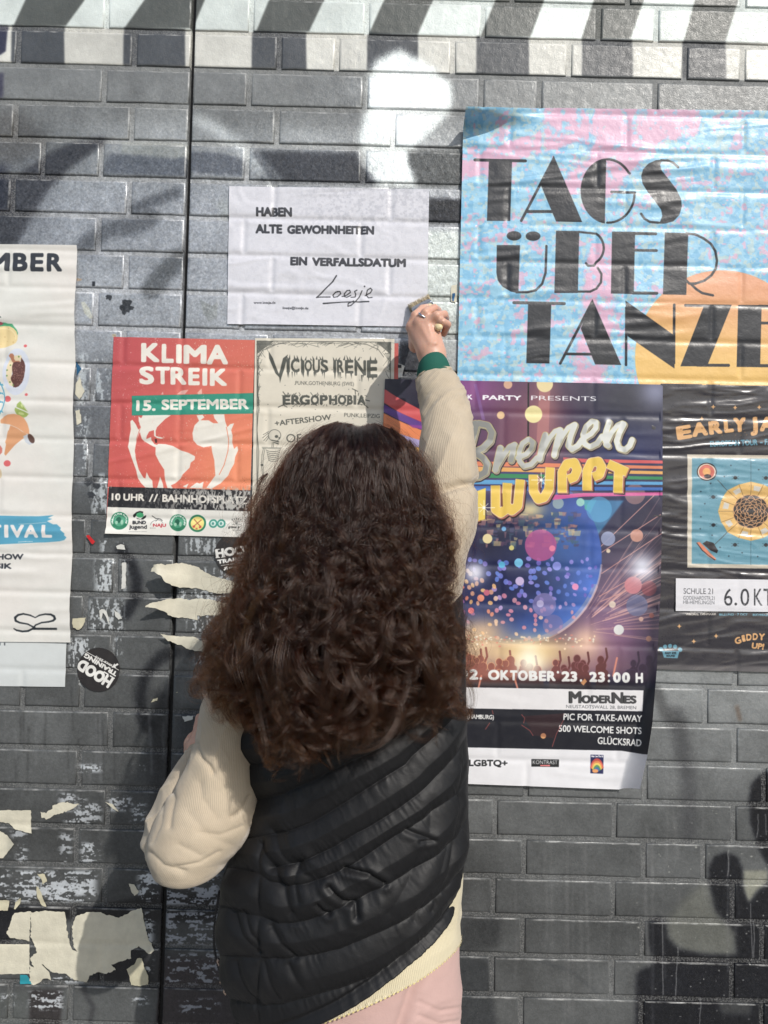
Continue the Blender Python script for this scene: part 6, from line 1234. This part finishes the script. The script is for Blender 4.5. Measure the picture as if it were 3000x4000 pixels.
for pts_, dep, w_ in (([(1165, 3370), (1150, 3450), (1170, 3520)], .006, 16), ([(1285, 3465), (1340, 3520), (1390, 3530), (1394, 3580)], .009, 11), ([(1345, 3395), (1440, 3410), (1500, 3450)], .009, 10), ([(1240, 3530), (1260, 3560), (1285, 3572)], .007, 8), ([(1590, 3245), (1640, 3262), (1690, 3280), (1640, 3285)], .006, 9), ([(1020, 3300), (1070, 3390), (1110, 3470), (1140, 3560)], .009, 22), ([(1060, 3240), (1120, 3360), (1200, 3420)], .008, 26),
                       ([(915, 3570), (960, 3650), (1010, 3720)], .007, 14), ([(950, 3560), (985, 3640), (1012, 3680)], .006, 10), ([(1060, 3620), (1110, 3690), (1150, 3735)], .006, 13), ([(920, 3760), (960, 3840), (1000, 3920)], .006, 14), ([(1030, 3760), (1060, 3830), (1090, 3900)], .005, 12), ([(1130, 3770), (1180, 3850)], .005, 14), ([(1700, 3160), (1660, 3300), (1600, 3440), (1520, 3560)], .005, 26), ([(1760, 3300), (1700, 3450), (1620, 3600)], .004, 20)):
    d = np.min([seg_d(U, V_, a, b) for a, b in zip(pts_[:-1], pts_[1:])], axis=0); h -= dep*.55*np.exp(-(d/(w_*.8))**1.3)*bk; h += dep*.30*np.exp(-((d-w_*2.2)/(w_*1.6))**2)*bk
h += .005*np.exp(-((t-.012)/.010)**2)-.004*np.exp(-((t-.035)/.006)**2); h += .0008*ridged(th*26, t*6, 33)*ss(.05, .0, t)
h *= 1-.5*ss(.9, 1, t)
side = 1-.85*np.exp(-((np.abs(np.cos(th))-1)/.05)**2)
vt.P += vt.N*(h*side-.006)[..., None]
q = NT('black_nylon'); g = q.n('NewGeometry'); pos = g.outputs['Position']
q.set(Base_Color=(.0085, .0086, .0098), Roughness=q.mapr(q.noise(pos, 30, 3, .6), .3, .7, .50, .60)); q.b.inputs['Specular IOR Level'].default_value = .32; q.b.inputs['Sheen Weight'].default_value = .03; q.b.inputs['Sheen Roughness'].default_value = .35
b1 = q.n('Bump', i_Strength=.16, i_Distance=.004); q.l(q.noise(pos, 55, 4, .65), b1.inputs['Height']); b2 = q.n('Bump', i_Strength=.12, i_Distance=.0006); q.l(q.noise(pos, 900, 2), b2.inputs['Height']); q.l(b1.outputs[0], b2.inputs['Normal']); q.l(b2.outputs[0], q.b.inputs['Normal'])
M_NYL = q.m
vest = child(vt.build('puffer_vest', M_NYL, person, caps=(False, True)))
# zip along the left front edge, with its pulls
zp = W3(np.array([868, 862, 852, 847, 848, 856, 870, 880]), np.array([3480, 3520, 3580, 3650, 3700, 3745, 3800, 3850]), -.335); zc = catmull(zp, 90); V, F = [], []
for i in range(90):
    n0 = np.array([-1, -.2, 0]); p = zc[i]+n0*.0045; s1 = .0018 if i % 2 else .0010; k = len(V)
    for dx, dy, dz in ((-1, -1, -1), (1, -1, -1), (1, 1, -1), (-1, 1, -1), (-1, -1, 1), (1, -1, 1), (1, 1, 1), (-1, 1, 1)): V.append(p+np.array([dx*s1, dy*.0016, dz*.0009]))
    F += [(k, k+3, k+2, k+1), (k+4, k+5, k+6, k+7), (k, k+1, k+5, k+4), (k+1, k+2, k+6, k+5), (k+2, k+3, k+7, k+6), (k+3, k, k+4, k+7)]
zo = child(mesh_obj('zip', V, F, simple('dark_zip', (70, 70, 72), .35, .8), person, smooth=False)); tag(zo, kind='stuff')
M_MET = simple('zip_metal', (190, 170, 160), .25, 1.0)
def tubeline(name, pts, r, mat, parent):
    P = np.array(pts, float); n = 8; V = []
    T = np.gradient(P, axis=0); T /= np.linalg.norm(T, axis=1, keepdims=True)
    for p, t_ in zip(P, T):
        a = np.cross(t_, (0, 1, .2)); a /= np.linalg.norm(a)+1e-9; b = np.cross(t_, a); V += [p+r*(math.cos(x)*a+math.sin(x)*b) for x in np.linspace(0, 2*math.pi, n+1)[:-1]]
    F = [tuple(f) for f in gridF(len(P), n, True)]+[tuple(range(n))[::-1], tuple(range((len(P)-1)*n, len(P)*n))]
    return child(mesh_obj(name, V, F, mat, parent))
for pts_ in ([(855, 3747), (851, 3756), (860, 3772), (868, 3785)], [(868, 3788), (862, 3800), (866, 3822), (862, 3840)], [(884, 3862), (876, 3872), (884, 3884)]):
    a = np.array(pts_, float); tubeline('zip_pull', catmull(W3(a[:, 0], a[:, 1], -.352), 12), .0024, M_MET, person)

# ---- trousers and shoes
tr = Tube([(1000, 3560, 1770, 3400, -.318, .105), (985, 3700, 1784, 3600, -.318, .114), (975, 3850, 1798, 3760, -.318, .116), (975, 4000, 1800, 3905, -.318, .112), (985, 4080, 1790, 4010, -.316, .104), (1040, 4170, 1745, 4110, -.310, .084)], 120, 260)
t, th = tr.t, tr.th; U, V_ = PX(tr.P); f = .004*(ridged(th*1.2+t*2, t*5-th, 41)-.5)+.002*(fbm(th*3, t*9, 43, 3)-.5)
d = np.min([seg_d(U, V_, a, b) for a, b in (((1650, 3780), (1612, 3876)), ((1612, 3876), (1590, 3940)), ((1590, 3940), (1565, 4010)), ((1565, 4010), (1520, 4300)))], axis=0); f -= .011*np.exp(-(d/24)**2)*(np.sin(th) > 0)
for k_ in range(6):
    y = 3890+k_*26; d = np.min([seg_d(U, V_, (1640, y), (1720, y+34)), seg_d(U, V_, (1720, y+34), (1790, y+20))], axis=0); f -= (.0006, .0026, .0012, .0030, .0008, .0018)[k_]*np.exp(-(d/9)**2)*(np.sin(th) > 0)
tr.P += tr.N*f[..., None]
q = NT('pink_cotton'); g = q.n('NewGeometry'); pos = g.outputs['Position']; q.set(Base_Color=q.mix(q.noise(pos, 20, 4, .6), (.50, .33, .30), (.58, .39, .355)), Roughness=.8); q.b.inputs['Sheen Weight'].default_value = .15; b1 = q.n('Bump', i_Strength=.3, i_Distance=.003); q.l(q.noise(pos, 60, 4), b1.inputs['Height']); q.l(b1.outputs[0], q.b.inputs['Normal']); M_PINK = q.m
child(tr.build('trousers', M_PINK, person))
def leg_cloth(h_, f_, name):
    kn = np.array([(h_[0]+f_[0])/2, h_[1]+.03, .46]); P = catmull([h_+[0, 0, .04], h_*.5+kn*.5, kn, kn*.5+(f_+[0, -.01, .1])*.5, f_+[0, -.01, .10], f_+[0, -.005, .055]], 70); R = catmull([[.088], [.092], [.078], [.072], [.072], [.074]], 70)[:, 0]
    th_ = np.linspace(0, 2*np.pi, 61)[:-1]; tt = np.linspace(0, 1, 70)[:, None]; rr = R[:, None]*(1+.05*(ridged(th_[None]*1.3+tt*3, tt*12, 51)-.5)); V = np.stack([P[:, None, 0]+rr*np.cos(th_), P[:, None, 1]+rr*np.sin(th_), P[:, None, 2]+0*rr], -1)
    return child(mesh_obj(name, V.reshape(-1, 3), gridF(70, 60, True)[:, ::-1].copy(), M_PINK, person))
leg_cloth(HR, FR, 'trouser_leg'); leg_cloth(HL, FL, 'trouser_leg')
M_SHOE = simple('white_canvas', (215, 213, 208), .6, bump=(300, .3, .001)); M_SOLE = simple('rubber_sole', (196, 194, 188), .7)
def shoe(f_):
    n = 40; V = []; secs = [(0, 1.0), (.022, 1.02), (.024, .96), (.05, .92), (.072, .66), (.09, .44)]
    for z, k in secs:
        for a in np.linspace(0, 2*np.pi, n+1)[:-1]:
            y = math.sin(a); x = math.cos(a)*.045*(1-.12*y)*(.6+.4*k); yy = y*.135*(k if y > 0 else .5+.5*k)+.045*(1 if z < .03 else k)
            V.append((f_[0]+x, f_[1]+yy, z))
    F = [tuple(f) for f in gridF(len(secs), n, True)]+[tuple(range((len(secs)-1)*n, len(secs)*n)), tuple(range(n))[::-1]]
    o = child(mesh_obj('shoe', V, F, M_SHOE, person)); o.data.materials.append(M_SOLE)
    for p in o.data.polygons:
        if p.center.z < .023: p.material_index = 1
    return o
shoe(FR); shoe(FL)

# ---- hair
EL_ = np.array([(1660, 1350), (1685, 1221), (1723, 1163), (1766, 1105), (1824, 1052), (1904, 1008), (2005, 1010), (2092, 1000), (2179, 984), (2251, 960), (2345, 926), (2410, 892), (2490, 848), (2562, 818), (2613, 785), (2670, 765), (2714, 785), (2760, 822), (2830, 868), (2900, 935), (2960, 1010), (3040, 1080)], float)
ER_ = np.array([(1660, 1400), (1672, 1450), (1690, 1510), (1720, 1565), (1760, 1606), (1817, 1638), (1904, 1668), (1962, 1700), (2034, 1728), (2106, 1742), (2150, 1736), (2251, 1722), (2350, 1738), (2432, 1758), (2504, 1775), (2600, 1790), (2700, 1812), (2800, 1830), (2860, 1700), (2900, 1560), (2960, 1300), (3040, 1250)], float)
def env_x(v):
    w_ = ss(1950, 2150, v)*58; return np.interp(v, EL_[:, 0], EL_[:, 1])+w_*(vn(v/85, v*0, 61)-.45), np.interp(v, ER_[:, 0], ER_[:, 1])+w_*(vn(v/80+9, v*0, 62)-.62)
def v_end(s):   # lowest row of the mane at lateral position s in -1..1
    return np.interp(s, [-1.05, -.9, -.75, -.55, -.35, -.15, .1, .35, .6, .8, 1.0, 1.1], [2740, 2800, 2900, 2960, 2985, 2930, 2950, 2905, 2910, 2850, 2830, 2810])
YC = -.375
def hair_path(phi, s, vend, r, n, th0):
    """scalp arc followed by the fall: phi around the head (0 = back), s lateral share, r layer"""
    na = max(4, int(n*.30)); nb = n-na
    th = np.linspace(th0, math.pi/2, na)
    c0 = HC+np.array([0, -.005, .012]); rx, ry, rz = .118*r, .124*r, .100*r
    A = np.stack([c0[0]+rx*math.sin(phi)*np.sin(th)**.8, c0[1]-ry*math.cos(phi)*np.sin(th)**.8, c0[2]+rz*np.cos(th)-.007*np.exp(-(rx*math.sin(phi)*np.sin(th)/.014)**2)*np.cos(th)], 1)
    v0 = 1950; vv = np.linspace(v0, vend, nb+1)[1:]
    l, rr = env_x(vv); m = (l+rr)/2; hw_ = (rr-l)/2
    Yb = YC-.125-.055*ss(1900, 2500, vv)+.0*vv
    cphi = math.cos(phi); yy = YC*(1-ss(-.3, .6, cphi))+0; dep = (.125+.065*ss(1900, 2450, vv))*r
    Y = YC-dep*max(cphi, -.55)+.02*(1-abs(cphi))
    sx = s*(.90+.10*r)
    B = W3(m+hw_*sx, vv, Y)
    P = np.vstack([A, B]); 
    w = np.ones(9)/9
    for ax_ in range(3):
        e = np.pad(P[:, ax_], 4, mode='edge'); P[:, ax_] = np.convolve(e, w, 'valid')
    P[0] = A[0]
    k1, k2 = rh.uniform(0, 99, 2); q_ = np.linspace(0, 1, len(P)); am = .019*ss(.15, .6, q_); P[:, 0] += am*(vn(q_*5+k1, q_*0, 3)-.5)*2; P[:, 1] += am*.8*(vn(q_*5+k2, q_*0, 4)-.5)*2
    return P
curves = []; rh = np.random.default_rng(11)
def emit(P, ns, spread, curl, turns, seed, frizz=.0012, rad=.000055, taper=True):
    r_ = np.random.default_rng(seed); n = len(P); t = np.linspace(0, 1, n)
    T = np.gradient(P, axis=0); T /= np.linalg.norm(T, axis=1, keepdims=True)+1e-9
    a = np.cross(T, (0, 1, 0)); a /= np.linalg.norm(a, axis=1, keepdims=True)+1e-9; b = np.cross(T, a)
    L = np.r_[0, np.cumsum(np.linalg.norm(np.diff(P, axis=0), axis=1))]
    ph0 = r_.uniform(0, 6.28); sg = r_.choice([-1, 1]); ph = ph0+sg*2*np.pi*turns*(L/.06)*(1+.25*np.interp(t, [0, .3, .6, 1], r_.normal(0, 1, 4)))
    amp = curl*(.40*ss(0, .12, t)+.60*ss(.15, .5, t))*(.70+.50*t)
    for i in range(ns):
        dp = r_.normal(0, .2); k = r_.uniform(.8, 1.2); o2 = r_.normal(0, 1, 2)*spread; fz = r_.normal(0, 1, (2, 7)); fa_ = np.interp(t, np.linspace(0, 1, 7), fz[0])*frizz*3*(.2+t); fb = np.interp(t, np.linspace(0, 1, 7), fz[1])*frizz*3*(.2+t)
        sq = (.35+.65*ss(.0, .35, t))*(1-.45*ss(.7, 1, t))
        n1 = amp*k*np.cos(ph+dp)+o2[0]*sq+fa_+r_.normal(0, frizz*.22, n); n2 = amp*k*np.sin(ph+dp)+o2[1]*sq+fb+r_.normal(0, frizz*.22, n)
        Q = P+a*n1[:, None]+b*n2[:, None]
        Q[:, 1] = np.minimum(Q[:, 1], -.02); curves.append((Q, rad*r_.uniform(.75, 1.25)))
rh = np.random.default_rng(11)
NCL = 470
for i in range(NCL):
    s = rh.uniform(-1.0, 1.0); wrap = rh.random()
    if wrap < .80: phi = math.asin(max(-1, min(1, s*.97)))*1.0
    else: s = math.copysign(rh.uniform(.72, 1.0), s); phi = math.copysign(math.pi-math.asin(min(1, abs(s)))*1.0, s); phi = math.copysign(min(abs(phi), 2.15), s)
    lay = rh.uniform(.70, 1.05); vend = v_end(s)
    short = rh.random()
    if short < .40: vend = 1950+(vend-1950)*rh.uniform(.35, .95)
    vend += rh.normal(0, 42)
    th0 = rh.uniform(.08, 1.15)
    P = hair_path(phi, s, vend, lay, 46, th0)
    edge = abs(s) > .85
    emit(P, int(rh.integers(24, 46)), rh.uniform(.0018, .0050), rh.uniform(.0075, .0165)*(1.2 if edge else 1), rh.uniform(.35, 1.0), 1000+i, frizz=.0006)
# upper surface, smoother near the crown
rh = rh
for i in range(260):
    s = rh.uniform(-1, 1); phi = math.asin(s*.98); P = hair_path(phi, s, rh.uniform(2100, 2700), rh.uniform(.97, 1.03), 40, rh.uniform(.05, .6))
    emit(P, 22, rh.uniform(.0025, .0045), rh.uniform(.0065, .013), rh.uniform(.45, .95), 3000+i, frizz=.0008)
# ringlets that leave the outline
for k, (pts_, cu) in enumerate((([(1690, 1950), (1740, 2010), (1768, 2080), (1770, 2130), (1740, 2150)], .011), ([(1680, 1990), (1730, 2050), (1756, 2110), (1745, 2160), (1715, 2140)], .010), ([(850, 2480), (800, 2560), (768, 2640), (772, 2700), (815, 2705)], .010), ([(860, 2520), (805, 2600), (795, 2680), (850, 2740)], .012), ([(880, 2420), (835, 2500), (812, 2570)], .012), ([(1000, 2880), (1020, 2940), (1060, 2985), (1105, 2975), (1115, 2940)], .006), ([(1180, 2850), (1200, 2920), (1240, 2985)], .009), ([(1730, 2650), (1790, 2760), (1850, 2805)], .007), ([(1720, 2600), (1780, 2720), (1838, 2790)], .010), ([(1690, 2600), (1740, 2740), (1790, 2810)], .010), ([(960, 2080), (925, 2180), (905, 2260)], .008), ([(1040, 1850), (998, 1930), (985, 2010)], .007))):
    a = np.array(pts_, float); yb = -.50 if 900 < a[:, 0].mean() < 1650 else -.44
    for j in range(2): emit(catmull(W3(a[:, 0]+rh.normal(0, 5), a[:, 1]+rh.normal(0, 5), yb-.012*j), 40), 26, .0032, cu*.6, 1.0, 5000+k*3+j, frizz=.0008)
# flyaway frizz
for i in range(1300):
    s = rh.uniform(-1.0, 1.0); 
    if rh.random() < .85: s = math.copysign(rh.uniform(.8, 1.03), s)
    phi = math.asin(max(-1, min(1, s*.98))); P = hair_path(phi, s*rh.uniform(1, 1.05), 1950+(v_end(s)-1950)*rh.uniform(.05, 1.02), rh.uniform(1.0, 1.14), 34, rh.uniform(.05, 1.2))
    n0 = rh.integers(0, 14); P = P[n0:]; emit(P, 1, .012, rh.uniform(.005, .016), rh.uniform(.6, 1.4), 8000+i, frizz=.0034, rad=.000034)
N_ = len(curves); sizes = np.array([len(c_[0]) for c_ in curves], np.int32); PT = np.concatenate([c_[0] for c_ in curves]).astype(np.float32)
rad = np.concatenate([c_[1]*np.interp(np.linspace(0, 1, len(c_[0])), [0, .1, .7, 1], [.8, 1, .9, .25]) for c_ in curves]).astype(np.float32)*2.6
hc = bpy.data.hair_curves.new('hair'); hc.add_curves(sizes.tolist()); hc.position_data.foreach_set('vector', PT.ravel())
ra = hc.attributes.get('radius') or hc.attributes.new('radius', 'FLOAT', 'POINT'); ra.data.foreach_set('value', rad)
q = NT('dark_brown_hair'); hi_ = q.n('HairInfo'); hb = q.n('BsdfHairPrincipled'); hb.parametrization = 'MELANIN'
q.l(q.math('SUBTRACT', q.mapr(hi_.outputs['Intercept'], .2, 1, .86, .74), q.mapr(hi_.outputs['Random'], 0, 1, 0, .06)), hb.inputs['Melanin'])
hb.inputs['Melanin Redness'].default_value = .30; hb.inputs['Roughness'].default_value = .22; hb.inputs['Radial Roughness'].default_value = .55; hb.inputs['Random Roughness'].default_value = .3; hb.inputs['Coat'].default_value = .15
q.l(hi_.outputs['Random'], hb.inputs['Random']); q.l(hb.outputs[0], q.t.nodes['Material Output'].inputs[0])
hc.materials.append(q.m); ho = bpy.data.objects.new('hair', hc); COL.objects.link(ho); ho.parent = person; child(ho)
SC.cycles_curves.shape = 'RIBBONS'
print('strands', N_, 'points', len(PT))
